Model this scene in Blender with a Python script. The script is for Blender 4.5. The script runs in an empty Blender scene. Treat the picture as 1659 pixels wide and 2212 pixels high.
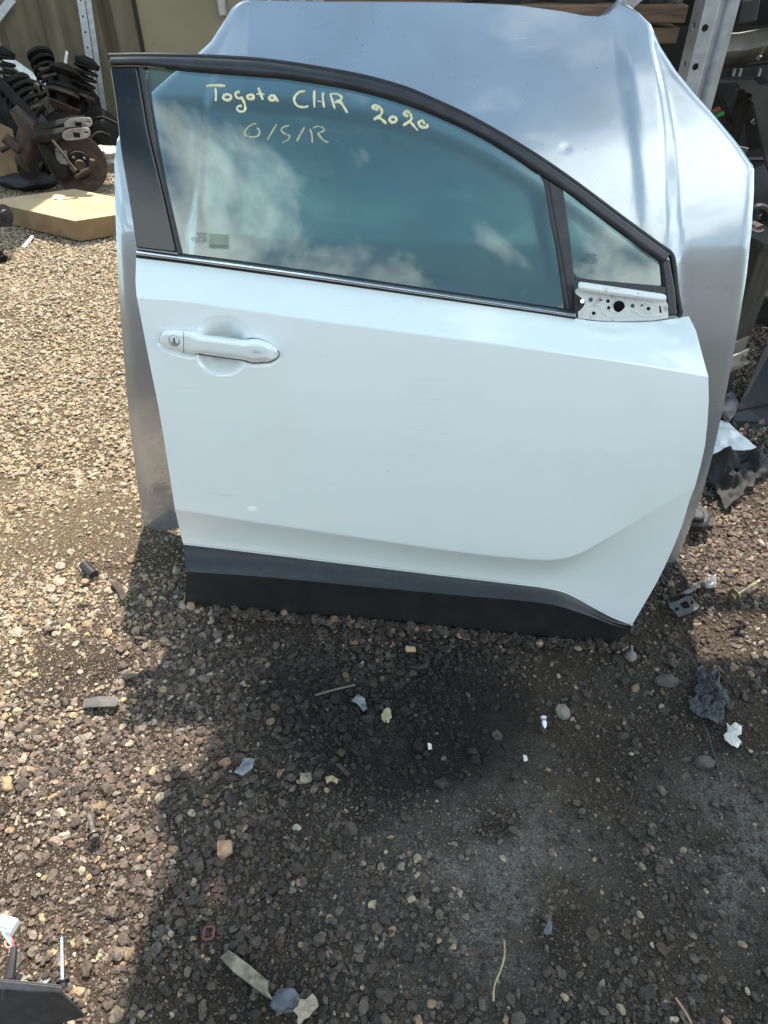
import bpy, bmesh, math, random
import numpy as np
from mathutils import Vector, Matrix, noise as mnoise

random.seed(7)
RNG = np.random.default_rng(11)
SC = bpy.context.scene
COL = SC.collection
R = math.radians

# ------------------------------------------------------------------ camera
CAM_H = 1.30
PITCH = R(41.0)
F = 1534.0                      # focal length in units of a 1659 x 2212 frame
CW, CH = 1659.0, 2212.0
cam_d = bpy.data.cameras.new("camera")
cam = bpy.data.objects.new("camera", cam_d)
COL.objects.link(cam)
cam.location = (0, 0, CAM_H)
cam.rotation_euler = (math.pi / 2 - PITCH, 0, 0)
cam_d.sensor_fit = 'VERTICAL'
cam_d.lens = 24.0
cam_d.sensor_height = 24.0 * CH / F
cam_d.clip_start = 0.02
cam_d.clip_end = 500
SC.camera = cam

# ------------------------------------------------------------------ light
SUN_EL, SUN_AZ = R(60), R(6)     # the sun stands behind the rack, a little to the right
EXPOSURE = 1.12
world = bpy.data.worlds.new("World")
SC.world = world
world.use_nodes = True
wn, wl = world.node_tree.nodes, world.node_tree.links
wn.clear()
w_out = wn.new('ShaderNodeOutputWorld')
w_bg = wn.new('ShaderNodeBackground')
w_bg.inputs['Strength'].default_value = 0.15
sky = wn.new('ShaderNodeTexSky')
sky.sky_type = 'NISHITA'
sky.sun_disc = False
sky.sun_elevation = SUN_EL
sky.sun_rotation = SUN_AZ
sky.air_density = 1.0
sky.dust_density = 0.6
sky.ozone_density = 0.4
# broken cloud over the whole sky: noise on a flat cloud sheet
geo = wn.new('ShaderNodeTexCoord')
sep = wn.new('ShaderNodeSeparateXYZ')
wl.new(geo.outputs['Generated'], sep.inputs[0])
zz = wn.new('ShaderNodeMath'); zz.operation = 'MAXIMUM'; zz.inputs[1].default_value = 0.06
wl.new(sep.outputs['Z'], zz.inputs[0])
dx = wn.new('ShaderNodeMath'); dx.operation = 'DIVIDE'
dy = wn.new('ShaderNodeMath'); dy.operation = 'DIVIDE'
wl.new(sep.outputs['X'], dx.inputs[0]); wl.new(zz.outputs[0], dx.inputs[1])
wl.new(sep.outputs['Y'], dy.inputs[0]); wl.new(zz.outputs[0], dy.inputs[1])
cmb = wn.new('ShaderNodeCombineXYZ')
wl.new(dx.outputs[0], cmb.inputs['X']); wl.new(dy.outputs[0], cmb.inputs['Y'])
cmap = wn.new('ShaderNodeMapping')
cmap.inputs['Location'].default_value = (9.3, 0.85, 0.4)
cmap.inputs['Rotation'].default_value = (0, 0, R(25))
cmap.inputs['Scale'].default_value = (1.5, 0.8, 1)
wl.new(cmb.outputs[0], cmap.inputs['Vector'])
cno = wn.new('ShaderNodeTexNoise')
cno.inputs['Scale'].default_value = 0.8
cno.inputs['Detail'].default_value = 12
cno.inputs['Roughness'].default_value = 0.58
cno.inputs['Distortion'].default_value = 0.35
wl.new(cmap.outputs[0], cno.inputs['Vector'])
crm = wn.new('ShaderNodeValToRGB')
crm.color_ramp.elements[0].position = 0.475
crm.color_ramp.elements[1].position = 0.565
wl.new(cno.outputs['Fac'], crm.inputs['Fac'])
cmx = wn.new('ShaderNodeMixRGB')
CLOUD = 10.8
cmx.inputs['Color2'].default_value = (CLOUD * 0.90, CLOUD * 1.0, CLOUD * 1.0, 1)
wl.new(crm.outputs['Color'], cmx.inputs['Fac'])
hue = wn.new('ShaderNodeMixRGB'); hue.blend_type = 'MULTIPLY'; hue.inputs['Fac'].default_value = 1.0
hue.inputs['Color2'].default_value = (0.92, 1.10, 0.98, 1)      # the sky as the phone saw it: a little greener
wl.new(sky.outputs['Color'], hue.inputs['Color1'])
wl.new(hue.outputs['Color'], cmx.inputs['Color1'])
wl.new(cmx.outputs['Color'], w_bg.inputs['Color'])
wl.new(w_bg.outputs[0], w_out.inputs['Surface'])

sun_d = bpy.data.lights.new("sun", 'SUN')
sun_d.energy = 5.0
sun_d.angle = R(0.5)
sun_d.color = (1.0, 0.905, 0.77)
sun = bpy.data.objects.new("sun", sun_d)
COL.objects.link(sun)
SUN_V = Vector((math.sin(SUN_AZ) * math.cos(SUN_EL), math.cos(SUN_AZ) * math.cos(SUN_EL), math.sin(SUN_EL)))
sun.rotation_euler = (-SUN_V).to_track_quat('-Z', 'Y').to_euler()
sun.location = SUN_V * 20

SC.view_settings.view_transform = 'Standard'
SC.view_settings.look = 'None'
SC.view_settings.exposure = EXPOSURE
SC.view_settings.gamma = 1.0
SC.view_settings.use_curve_mapping = False
SC.cycles.max_bounces = 10
SC.cycles.transparent_max_bounces = 16
SC.cycles.use_denoising = True

# ------------------------------------------------------------------ rays of the lens (used to survey the place)
_fw = Vector((0, math.cos(PITCH), -math.sin(PITCH)))
_up = Vector((0, math.sin(PITCH), math.cos(PITCH)))
_rt = Vector((1, 0, 0))
CAMP = Vector((0, 0, CAM_H))

def ray(u, v):
    return _rt * ((u - CW / 2) / F) + _up * ((CH / 2 - v) / F) + _fw

def gp(u, v, z=0.0):                        # surveyed point at height z
    d = ray(u, v)
    return CAMP + d * ((z - CAM_H) / d.z)

def yp(u, v, y):                            # surveyed point at distance y
    d = ray(u, v)
    return CAMP + d * (y / d.y)

# ------------------------------------------------------------------ mesh helpers
def catmull(pts, n=6, closed=False):
    P = [Vector(p) for p in pts]
    out = []
    m = len(P)
    rng = range(m if closed else m - 1)
    for i in rng:
        p0 = P[(i - 1) % m] if (closed or i > 0) else P[0] * 2 - P[1]
        p1, p2 = P[i], P[(i + 1) % m]
        p3 = P[(i + 2) % m] if (closed or i + 2 < m) else P[-1] * 2 - P[-2]
        for k in range(n):
            t = k / n
            out.append(0.5 * ((2 * p1) + (p2 - p0) * t + (2 * p0 - 5 * p1 + 4 * p2 - p3) * t * t + (3 * p1 - p0 - 3 * p2 + p3) * t ** 3))
    if not closed:
        out.append(P[-1].copy())
    return out

def resample(pts, n):
    P = [Vector(p) for p in pts]
    d = [0.0]
    for a, b in zip(P, P[1:]):
        d.append(d[-1] + (b - a).length)
    out = []
    j = 0
    for i in range(n):
        s = d[-1] * i / (n - 1)
        while j < len(P) - 2 and d[j + 1] < s:
            j += 1
        k = 0 if d[j + 1] == d[j] else (s - d[j]) / (d[j + 1] - d[j])
        out.append(P[j].lerp(P[j + 1], min(max(k, 0), 1)))
    return out

class MB:
    def __init__(self):
        self.v, self.f = [], []
    def add(self, vs, fs):
        o = len(self.v)
        self.v += [Vector(p) for p in vs]
        self.f += [tuple(i + o for i in f) for f in fs]
        return self
    def box(self, c, s, rot=None):
        c = Vector(c); hx, hy, hz = s[0] / 2, s[1] / 2, s[2] / 2
        vs = [Vector((x, y, z)) for x in (-hx, hx) for y in (-hy, hy) for z in (-hz, hz)]
        if rot is not None:
            vs = [rot @ p for p in vs]
        return self.add([c + p for p in vs], [(0, 1, 3, 2), (4, 6, 7, 5), (0, 4, 5, 1), (2, 3, 7, 6), (0, 2, 6, 4), (1, 5, 7, 3)])
    def bar(self, a, b, w, h, up=(0, 0, 1)):
        a, b = Vector(a), Vector(b)
        d = (b - a).normalized()
        x = d.cross(Vector(up))
        if x.length < 1e-4: x = d.cross(Vector((0, 1, 0)))
        x.normalize(); y = x.cross(d)
        rot = Matrix((x, d, y)).transposed()
        return self.box((a + b) / 2, (w, (b - a).length, h), rot)
    def tube(self, pts, r, n=10, cap=True, closed=False):
        P = [Vector(p) for p in pts]
        m = len(P)
        rs = r if isinstance(r, (list, tuple)) else [r] * m
        rings = []
        nrm = None
        for i, p in enumerate(P):
            if closed:
                t = (P[(i + 1) % m] - P[i - 1])
            else:
                t = (P[min(i + 1, m - 1)] - P[max(i - 1, 0)])
            t.normalize()
            if nrm is None:
                nrm = t.orthogonal().normalized()
            nrm = (nrm - t * nrm.dot(t)).normalized()
            bi = t.cross(nrm)
            rings.append([p + (nrm * math.cos(2 * math.pi * k / n) + bi * math.sin(2 * math.pi * k / n)) * rs[i] for k in range(n)])
        vs = [q for rg in rings for q in rg]
        fs = []
        for i in range(m if closed else m - 1):
            a, b = i * n, ((i + 1) % m) * n
            for k in range(n):
                fs.append((a + k, a + (k + 1) % n, b + (k + 1) % n, b + k))
        if cap and not closed:
            fs.append(tuple(reversed(range(n))))
            fs.append(tuple((m - 1) * n + k for k in range(n)))
        return self.add(vs, fs)
    def lathe(self, prof, n=24, org=(0, 0, 0), axis=(0, 0, 1)):
        ax = Vector(axis).normalized()
        q = Vector((0, 0, 1)).rotation_difference(ax)
        org = Vector(org)
        vs, fs = [], []
        for r_, z_ in prof:
            for k in range(n):
                a = 2 * math.pi * k / n
                vs.append(org + q @ Vector((r_ * math.cos(a), r_ * math.sin(a), z_)))
        for i in range(len(prof) - 1):
            for k in range(n):
                fs.append((i * n + k, i * n + (k + 1) % n, (i + 1) * n + (k + 1) % n, (i + 1) * n + k))
        if prof[0][0] > 1e-6: fs.append(tuple(reversed(range(n))))
        if prof[-1][0] > 1e-6: fs.append(tuple((len(prof) - 1) * n + k for k in range(n)))
        return self.add(vs, fs)
    def prism(self, front, back):           # two matching outlines joined
        n = len(front)
        vs = list(front) + list(back)
        fs = [tuple(range(n)), tuple(reversed(range(n, 2 * n)))]
        for k in range(n):
            fs.append((k, n + k, n + (k + 1) % n, (k + 1) % n))
        return self.add(vs, fs)
    def grid(self, G):
        m, n = len(G), len(G[0])
        return self.add([p for row in G for p in row],
                        [(i * n + j, i * n + j + 1, (i + 1) * n + j + 1, (i + 1) * n + j) for i in range(m - 1) for j in range(n - 1)])
    def slab(self, G, off):                 # grid with thickness: off(p) gives the back point
        m, n = len(G), len(G[0])
        B = [[off(p) for p in row] for row in G]
        vs = [p for row in G for p in row] + [p for row in B for p in row]
        N = m * n
        fs = []
        for i in range(m - 1):
            for j in range(n - 1):
                a, b, c, d = i * n + j, i * n + j + 1, (i + 1) * n + j + 1, (i + 1) * n + j
                fs.append((a, b, c, d)); fs.append((N + d, N + c, N + b, N + a))
        edge = [(0, j) for j in range(n)] + [(i, n - 1) for i in range(1, m)] + [(m - 1, j) for j in range(n - 2, -1, -1)] + [(i, 0) for i in range(m - 2, 0, -1)]
        ids = [i * n + j for i, j in edge]
        for k in range(len(ids)):
            a, b = ids[k], ids[(k + 1) % len(ids)]
            fs.append((a, N + a, N + b, b))
        return self.add(vs, fs)
    def holed(self, outer, holes, back):    # flat plate with real holes; back(p) gives the rear point
        bm = bmesh.new()
        loops = []
        for lp in [outer] + list(holes):
            vs = [bm.verts.new(p) for p in lp]
            loops.append(vs)
            for a, b in zip(vs, vs[1:] + vs[:1]):
                bm.edges.new((a, b))
        bmesh.ops.triangle_fill(bm, use_beauty=True, use_dissolve=False, edges=bm.edges[:])
        bm.verts.index_update()
        fs = [tuple(v.index for v in f.verts) for f in bm.faces]
        vs = [v.co.copy() for v in bm.verts]
        lids = [[v.index for v in lp] for lp in loops]
        bm.free()
        N = len(vs)
        fb = [tuple(N + i for i in reversed(f)) for f in fs]
        side = []
        for lp in lids:
            for a, b in zip(lp, lp[1:] + lp[:1]):
                side.append((a, b, N + b, N + a))
        return self.add(vs + [back(p) for p in vs], fs + fb + side)
    def build(self, name, mat, parent=None, smooth=True, bevel=0, sub=0, angle=35):
        off = parent_loc(parent)
        me = bpy.data.meshes.new(name)
        me.from_pydata([tuple(p - off) for p in self.v], [], self.f)
        bm = bmesh.new(); bm.from_mesh(me)
        bmesh.ops.recalc_face_normals(bm, faces=bm.faces[:])
        bm.to_mesh(me); bm.free()
        if smooth:
            me.polygons.foreach_set('use_smooth', [True] * len(me.polygons))
            me.set_sharp_from_angle(angle=R(angle))
        me.materials.append(mat)
        o = bpy.data.objects.new(name, me)
        COL.objects.link(o)
        if parent is not None:
            o.parent = parent
        if bevel:
            b = o.modifiers.new('bevel', 'BEVEL'); b.width = bevel; b.segments = 2; b.limit_method = 'ANGLE'; b.angle_limit = R(40)
        if sub:
            s = o.modifiers.new('sub', 'SUBSURF'); s.levels = sub; s.render_levels = sub
        return o

def parent_loc(p):
    l = Vector((0, 0, 0))
    while p is not None:
        l = l + Vector(p.location)
        p = p.parent
    return l

def tag(o, label=None, cat=None, group=None, kind=None):
    if label: o['label'] = label
    if cat: o['category'] = cat
    if group: o['group'] = group
    if kind: o['kind'] = kind
    return o

def thing(name, label, cat, loc, group=None):
    e = bpy.data.objects.new(name, None)
    e.empty_display_size = 0.05
    COL.objects.link(e)
    e.location = loc
    return tag(e, label, cat, group)

def copy_tree(o, loc, rz=0.0, label=None):
    c = o.copy(); COL.objects.link(c)
    c.location = loc
    c.rotation_euler.z = rz
    if label: c['label'] = label
    for ch in [x for x in bpy.data.objects if x.parent == o]:
        d = ch.copy(); COL.objects.link(d); d.parent = c
        for g in [x for x in bpy.data.objects if x.parent == ch]:
            e = g.copy(); COL.objects.link(e); e.parent = d
    return c

# ------------------------------------------------------------------ materials
def pmat(name, col, rough=0.5, metal=0.0, coat=0.0, coat_r=0.03, col2=None, vs=20.0, lo=0.4, hi=0.65, detail=6,
         bump=0.0, bs=200.0, spec=0.5, col3=None, vs3=60.0, lo3=0.6, hi3=0.7, rough2=None, stretch=None):
    m = bpy.data.materials.new(name)
    m.use_nodes = True
    N, L = m.node_tree.nodes, m.node_tree.links
    b = N['Principled BSDF']
    b.inputs['Base Color'].default_value = (*col, 1)
    b.inputs['Roughness'].default_value = rough
    b.inputs['Metallic'].default_value = metal
    b.inputs['Coat Weight'].default_value = coat
    b.inputs['Coat Roughness'].default_value = coat_r
    b.inputs['Specular IOR Level'].default_value = spec
    tc = N.new('ShaderNodeTexCoord')
    src = tc.outputs['Object']
    if stretch:
        mp = N.new('ShaderNodeMapping'); mp.inputs['Scale'].default_value = stretch
        L.new(src, mp.inputs['Vector']); src = mp.outputs[0]
    def ramp(scale, a, z, det):
        n = N.new('ShaderNodeTexNoise'); n.inputs['Scale'].default_value = scale; n.inputs['Detail'].default_value = det
        L.new(src, n.inputs['Vector'])
        r = N.new('ShaderNodeMapRange'); r.inputs['From Min'].default_value = a; r.inputs['From Max'].default_value = z
        L.new(n.outputs['Fac'], r.inputs['Value'])
        return r.outputs[0]
    last = None
    if col2 is not None:
        fac = ramp(vs, lo, hi, detail)
        mx = N.new('ShaderNodeMixRGB'); mx.inputs['Color1'].default_value = (*col, 1); mx.inputs['Color2'].default_value = (*col2, 1)
        L.new(fac, mx.inputs['Fac']); last = mx
        if rough2 is not None:
            rr = N.new('ShaderNodeMapRange'); rr.inputs['To Min'].default_value = rough; rr.inputs['To Max'].default_value = rough2
            L.new(fac, rr.inputs['Value']); L.new(rr.outputs[0], b.inputs['Roughness'])
    if col3 is not None:
        mx = N.new('ShaderNodeMixRGB'); mx.inputs['Color2'].default_value = (*col3, 1)
        if last: L.new(last.outputs[0], mx.inputs['Color1'])
        else: mx.inputs['Color1'].default_value = (*col, 1)
        L.new(ramp(vs3, lo3, hi3, 8), mx.inputs['Fac']); last = mx
    if last: L.new(last.outputs[0], b.inputs['Base Color'])
    if bump:
        n = N.new('ShaderNodeTexNoise'); n.inputs['Scale'].default_value = bs; n.inputs['Detail'].default_value = 5
        L.new(src, n.inputs['Vector'])
        bp = N.new('ShaderNodeBump'); bp.inputs['Strength'].default_value = bump; bp.inputs['Distance'].default_value = 0.002
        L.new(n.outputs['Fac'], bp.inputs['Height']); L.new(bp.outputs[0], b.inputs['Normal'])
    return m

M = {}
M['white'] = pmat('white_paint', (0.77, 0.81, 0.80), rough=0.22, coat=1.0, coat_r=0.015, col2=(0.74, 0.775, 0.765), vs=3, lo=0.5, hi=0.75, col3=(0.34, 0.32, 0.28), vs3=140, lo3=0.755, hi3=0.775)
M['white_in'] = pmat('white_primer', (0.72, 0.72, 0.70), rough=0.45, col2=(0.34, 0.30, 0.25), vs=55, lo=0.58, hi=0.75, coat=0.2, col3=(0.14, 0.11, 0.09), vs3=120, lo3=0.66, hi3=0.75)
M['silver'] = pmat('silver_paint', (0.40, 0.425, 0.455), rough=0.24, metal=0.6, coat=1.0, coat_r=0.03, col2=(0.35, 0.37, 0.395), vs=6, col3=(0.12, 0.115, 0.10), vs3=190, lo3=0.70, hi3=0.74, bump=0.02, bs=900)
M['black_gloss'] = pmat('black_gloss', (0.008, 0.008, 0.009), rough=0.10, coat=0.0, coat_r=0.02, spec=0.45, col2=(0.03, 0.03, 0.035), vs=90, lo=0.6, hi=0.8)
M['black_satin'] = pmat('black_satin', (0.020, 0.020, 0.024), rough=0.38, col2=(0.035, 0.034, 0.036), vs=30, bump=0.05, bs=1500)
M['rubber'] = pmat('rubber', (0.010, 0.010, 0.011), rough=0.6, col2=(0.035, 0.032, 0.03), vs=80, lo=0.55, hi=0.8)
M['clad'] = pmat('cladding', (0.024, 0.025, 0.028), rough=0.36, col2=(0.032, 0.032, 0.034), vs=25, bump=0.08, bs=2600, col3=(0.055, 0.052, 0.048), vs3=160, lo3=0.60, hi3=0.80)
M['chrome'] = pmat('chrome', (0.80, 0.81, 0.83), rough=0.10, metal=1.0, col2=(0.7, 0.7, 0.72), vs=60, rough2=0.18)
M['paint'] = pmat('cream_paint_pen', (0.88, 0.79, 0.44), rough=0.6, col2=(0.74, 0.70, 0.50), vs=60, bump=0.3, bs=500)
M['paint_thin'] = pmat('thin_paint_pen', (0.50, 0.47, 0.29), rough=0.6, col2=(0.24, 0.27, 0.22), vs=90, lo=0.45, hi=0.7)
M['etch'] = pmat('etched_print', (0.02, 0.03, 0.03), rough=0.8, col2=(0.03, 0.04, 0.04))
M['hole'] = pmat('cavity_dark', (0.006, 0.006, 0.006), rough=0.9, col2=(0.01, 0.01, 0.01))  # near-black tone standing for shade inside openings
M['green'] = pmat('green_clip', (0.02, 0.22, 0.16), rough=0.5, col2=(0.05, 0.30, 0.24), vs=300)

def weather(m, dirt, streak, amount, coat_lo, seed):
    # scratches and dried dust on car paint: fine streaks inside broad worn areas, and a patchy gloss
    N, L = m.node_tree.nodes, m.node_tree.links
    b = N['Principled BSDF']
    tc = N.new('ShaderNodeTexCoord')
    def noise_(scale, det, lo, hi, sc=None):
        v = tc.outputs['Object']
        mp = N.new('ShaderNodeMapping'); mp.inputs['Location'].default_value = (seed, seed * 1.7, seed * 0.3)
        if sc: mp.inputs['Scale'].default_value = sc
        mp.inputs['Rotation'].default_value = (0, R(seed * 9), 0)
        L.new(v, mp.inputs['Vector'])
        n = N.new('ShaderNodeTexNoise'); n.inputs['Scale'].default_value = scale; n.inputs['Detail'].default_value = det; n.inputs['Roughness'].default_value = 0.62
        L.new(mp.outputs[0], n.inputs['Vector'])
        r = N.new('ShaderNodeMapRange'); r.inputs['From Min'].default_value = lo; r.inputs['From Max'].default_value = hi
        L.new(n.outputs['Fac'], r.inputs['Value']); return r.outputs[0]
    def mul(a_, b_):
        q = N.new('ShaderNodeMath'); q.operation = 'MULTIPLY'; L.new(a_, q.inputs[0])
        if isinstance(b_, float): q.inputs[1].default_value = b_
        else: L.new(b_, q.inputs[1])
        return q.outputs[0]
    worn = noise_(3.2, 6, 0.50, 0.66)
    lines = noise_(7.0, 5, 0.615, 0.66, (1.0, 1.0, 26.0))
    dust = noise_(5.0, 9, 0.50, 0.80)
    old = b.inputs['Base Color'].links[0].from_socket
    m1 = N.new('ShaderNodeMixRGB'); m1.inputs['Color2'].default_value = (*streak, 1); L.new(old, m1.inputs['Color1']); L.new(mul(mul(worn, lines), amount), m1.inputs['Fac'])
    m2 = N.new('ShaderNodeMixRGB'); m2.inputs['Color2'].default_value = (*dirt, 1); L.new(m1.outputs[0], m2.inputs['Color1']); L.new(mul(dust, amount * 0.35), m2.inputs['Fac'])
    L.new(m2.outputs[0], b.inputs['Base Color'])
    cw = N.new('ShaderNodeMapRange'); cw.inputs['To Min'].default_value = 1.0; cw.inputs['To Max'].default_value = coat_lo
    L.new(dust, cw.inputs['Value']); L.new(cw.outputs[0], b.inputs['Coat Weight'])
for k_ in ('white', 'silver'): M[k_].node_tree.nodes['Principled BSDF'].inputs['Coat IOR'].default_value = 1.75
weather(M['white'], (0.52, 0.50, 0.45), (0.60, 0.60, 0.58), 0.55, 0.55, 2.0)
weather(M['silver'], (0.30, 0.28, 0.25), (0.75, 0.75, 0.74), 0.6, 0.35, 5.0)

def glass_mat(name, tint, haze=(0.0)):
    m = bpy.data.materials.new(name); m.use_nodes = True
    N, L = m.node_tree.nodes, m.node_tree.links
    N.clear()
    out = N.new('ShaderNodeOutputMaterial')
    tr = N.new('ShaderNodeBsdfTransparent'); tr.inputs['Color'].default_value = (*tint, 1)
    gl = N.new('ShaderNodeBsdfGlossy'); gl.inputs['Roughness'].default_value = 0.0; gl.inputs['Color'].default_value = (0.97, 1, 0.96, 1)
    lw = N.new('ShaderNodeLayerWeight'); lw.inputs['Blend'].default_value = 0.5
    pw = N.new('ShaderNodeMath'); pw.operation = 'POWER'; pw.inputs[1].default_value = 4.0
    L.new(lw.outputs['Facing'], pw.inputs[0])
    ma = N.new('ShaderNodeMath'); ma.operation = 'MULTIPLY_ADD'; ma.inputs[1].default_value = 0.9; ma.inputs[2].default_value = 0.11
    L.new(pw.outputs[0], ma.inputs[0])
    mx = N.new('ShaderNodeMixShader')
    L.new(ma.outputs[0], mx.inputs['Fac']); L.new(tr.outputs[0], mx.inputs[1]); L.new(gl.outputs[0], mx.inputs[2])
    # a thin film of dust
    df = N.new('ShaderNodeBsdfDiffuse'); df.inputs['Color'].default_value = (0.5, 0.5, 0.46, 1)
    tc = N.new('ShaderNodeTexCoord'); no = N.new('ShaderNodeTexNoise'); no.inputs['Scale'].default_value = 7; no.inputs['Detail'].default_value = 9
    L.new(tc.outputs['Object'], no.inputs['Vector'])
    mr = N.new('ShaderNodeMapRange'); mr.inputs['From Min'].default_value = 0.4; mr.inputs['From Max'].default_value = 0.8; mr.inputs['To Min'].default_value = 0.008; mr.inputs['To Max'].default_value = 0.05
    L.new(no.outputs['Fac'], mr.inputs['Value'])
    mx2 = N.new('ShaderNodeMixShader')
    L.new(mr.outputs[0], mx2.inputs['Fac']); L.new(mx.outputs[0], mx2.inputs[1]); L.new(df.outputs[0], mx2.inputs[2])
    L.new(mx2.outputs[0], out.inputs['Surface'])
    return m
M['glass'] = glass_mat('tinted_glass', (0.42, 0.565, 0.54))
def clear_mat(name, tint):
    m = bpy.data.materials.new(name); m.use_nodes = True
    N, L = m.node_tree.nodes, m.node_tree.links
    N.clear()
    out = N.new('ShaderNodeOutputMaterial'); tr = N.new('ShaderNodeBsdfTransparent'); tr.inputs['Color'].default_value = (*tint, 1)
    L.new(tr.outputs[0], out.inputs['Surface'])
    return m
M['glass_back'] = clear_mat('glass_rear_face', (0.92, 0.98, 0.97))
# ================================================================== the car door
LEAN = R(15)
D_O = gp(399, 1307)
D_S = (gp(1316, 1385) - D_O).normalized()
_nh = Vector((D_S.y, -D_S.x, 0)).normalized()          # towards the photographer
D_T = -_nh * math.sin(LEAN) + Vector((0, 0, 1)) * math.cos(LEAN)
D_N = _nh * math.cos(LEAN) + Vector((0, 0, 1)) * math.sin(LEAN)

def dp(u, v, w):
    d = ray(u, v)
    return CAMP + d * ((D_O + D_N * w - CAMP).dot(D_N) / d.dot(D_N))

def loc_st(p):
    q = p - D_O
    return q.dot(D_S), q.dot(D_T)

def wg(s, t):                                          # the upper frame leans in and is slightly curved
    return -0.012 - 0.13 * (t - 0.62) - 0.10 * max(t - 0.62, 0) ** 2 - 0.012 * (s - 0.45) ** 2

def fp(u, v, off=0.0):                                 # point on the window-frame surface
    w = -0.02
    for _ in range(4):
        p = dp(u, v, w)
        w = wg(*loc_st(p)) + off
    return dp(u, v, w)

def interp(tab, x):
    xs = [a for a, _ in tab]; ys = [b for _, b in tab]
    return float(np.interp(x, xs, ys))

LEFT = [(294, 540), (294, 556), (292.7, 607), (294.5, 636), (298, 655), (308, 706), (324, 789), (342, 877), (357, 965), (366, 1023), (378, 1100), (395, 1173), (397, 1190)]
RIGHT = [(1489, 685), (1504, 716), (1518, 770), (1530, 813), (1531, 864), (1528, 915), (1523, 963), (1514, 1004), (1502, 1049), (1490, 1079), (1476, 1128), (1457, 1177), (1438, 1220), (1418, 1260), (1394, 1301), (1366, 1349)]
uL = lambda v: interp([(b, a) for a, b in LEFT], v)
uR = lambda v: interp([(b, a) for a, b in RIGHT], v)
K0 = [(395, 1173), (556, 1192), (810, 1223), (992, 1245), (1120, 1260), (1175, 1267.5), (1216, 1276), (1247, 1290), (1284, 1311), (1325, 1332), (1366, 1349)]
K1 = [(378, 1100), (556, 1128), (810, 1166), (992, 1192), (1100, 1204), (1160, 1209), (1197, 1209), (1247, 1198), (1311, 1163), (1402, 1108), (1502, 1049)]
K3 = [(297, 641), (392, 648), (509, 666), (702, 694), (1000, 734), (1242, 766), (1368, 785), (1530, 813)]
K4 = [(294, 557), (392, 569), (509, 584.5), (702, 611), (1000, 653), (1243, 688), (1264, 692), (1330, 696), (1405, 695), (1450, 690), (1489, 685)]

NC = 300
def rowv(K, n=NC):
    ul, ur = K[0][0], K[-1][0]
    sm = [(p.x, p.y) for p in catmull([(a, b, 0) for a, b in K], 8)]
    return np.interp(np.linspace(0, 1, n), [(a - ul) / (ur - ul) for a, b in sm], [b for a, b in sm])
V0, V1, V3, V4 = rowv(K0), rowv(K1), rowv(K3), rowv(K4)

def seg(na):
    return [k / na for k in range(na)]
def sm01(x):
    x = min(max(x, 0), 1); return x * x * (3 - 2 * x)

HT = [(440, 650), (447, 620), (465, 600), (500, 588), (560, 587), (625, 590), (680, 597), (715, 618), (745, 630), (820, 636), (900, 646), (980, 658), (1045, 667), (1075, 664), (1110, 656), (1150, 658), (1200, 672), (1255, 697), (1300, 733), (1318, 765)]
HB = [(440, 655), (448, 690), (470, 712), (520, 736), (570, 750), (615, 762), (660, 771), (695, 772), (725, 766), (800, 776), (900, 790), (1000, 803), (1050, 811), (1085, 823), (1130, 832), (1200, 830), (1255, 824), (1298, 802), (1312, 785), (1318, 770)]
PC, PR = (481.5, 747.0), (62.0, 63.0)                  # hand pocket behind the grip
def pocket(u, v):
    x, y = (u - PC[0]) / PR[0], (v - PC[1]) / PR[1]
    r = (abs(x) ** 2.3 + abs(y) ** 2.3) ** (1 / 2.3)
    d = 0.030 * sm01((1.06 - r) / 0.72)
    # the shallow seat round the grip
    zx, zy = (u - 216) / 0.293, (v - 540) / 0.293
    if 400 < zx < 1360:
        xx = min(max(zx, 446), 1312)
        dist = math.hypot(zx - xx, max(interp(HT, xx) - zy, zy - interp(HB, xx), 0))
        d = max(d, 0.0030 * (1 - sm01(dist / 34.0)))
    return d

G = []
def panel_row(Va, Vb, b, wfun):
    v = Va * (1 - b) + Vb * b
    ul, ur = uL(v[0]), uR(v[-1])
    row = []
    for j in range(NC):
        a = j / (NC - 1)
        u = ul + (ur - ul) * a
        w = wfun(a, b)
        if abs(u - 480) < 160 and abs(v[j] - 747) < 90:
            w -= pocket(u, v[j])
        row.append(dp(u, v[j], w))
    return row
w_a = lambda a, b: 0.026 + 0.026 * b ** 1.7
w_b = lambda a, b: 0.052 * (1 - b) + 0.047 * b + 0.026 * b * (1 - b)
w_c = lambda a, b: 0.047 * (1 - b) + 0.004 * b - 0.004 * b * (1 - b) - 0.010 * sm01((a - 0.74) / 0.12) * sm01((b - 0.45) / 0.5) * (1 - sm01((a - 0.93) / 0.07))
for b in seg(22): G.append(panel_row(V0, V1, b, w_a))
for b in seg(150): G.append(panel_row(V1, V3, b, w_b))
for b in seg(26) + [1.0]: G.append(panel_row(V3, V4, b, w_c))

door = thing('car_door_assembly', 'white front car door with black window frame leaning on the silver bonnet', 'car door', D_O)
mb = MB(); mb.slab(G, lambda p: p - D_N * 0.006)
panel = mb.build('outer_panel', M['white'], door, angle=50)
panel['label'] = 'glossy white outer door skin with handle pocket'

# inner shell behind the skin
def inset(pts, k):
    c = sum((Vector((a, b, 0)) for a, b in pts), Vector()) / len(pts)
    return [(a + (c.x - a) * k, b + (c.y - b) * k) for a, b in pts]
shell_px = [(a, b) for a, b in LEFT[3:-1]] + [(a, b) for a, b in K0[1:]] + list(reversed(RIGHT))[1:-2] + [(a, b + 45) for a, b in reversed(K4)][1:-1]
sh = inset(shell_px, 0.035)
mb = MB(); mb.prism([dp(a, b, -0.014) for a, b in sh], [dp(a, b, -0.06) for a, b in inset(shell_px, 0.07)])
mb.build('inner_shell', M['white_in'], door)

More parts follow.
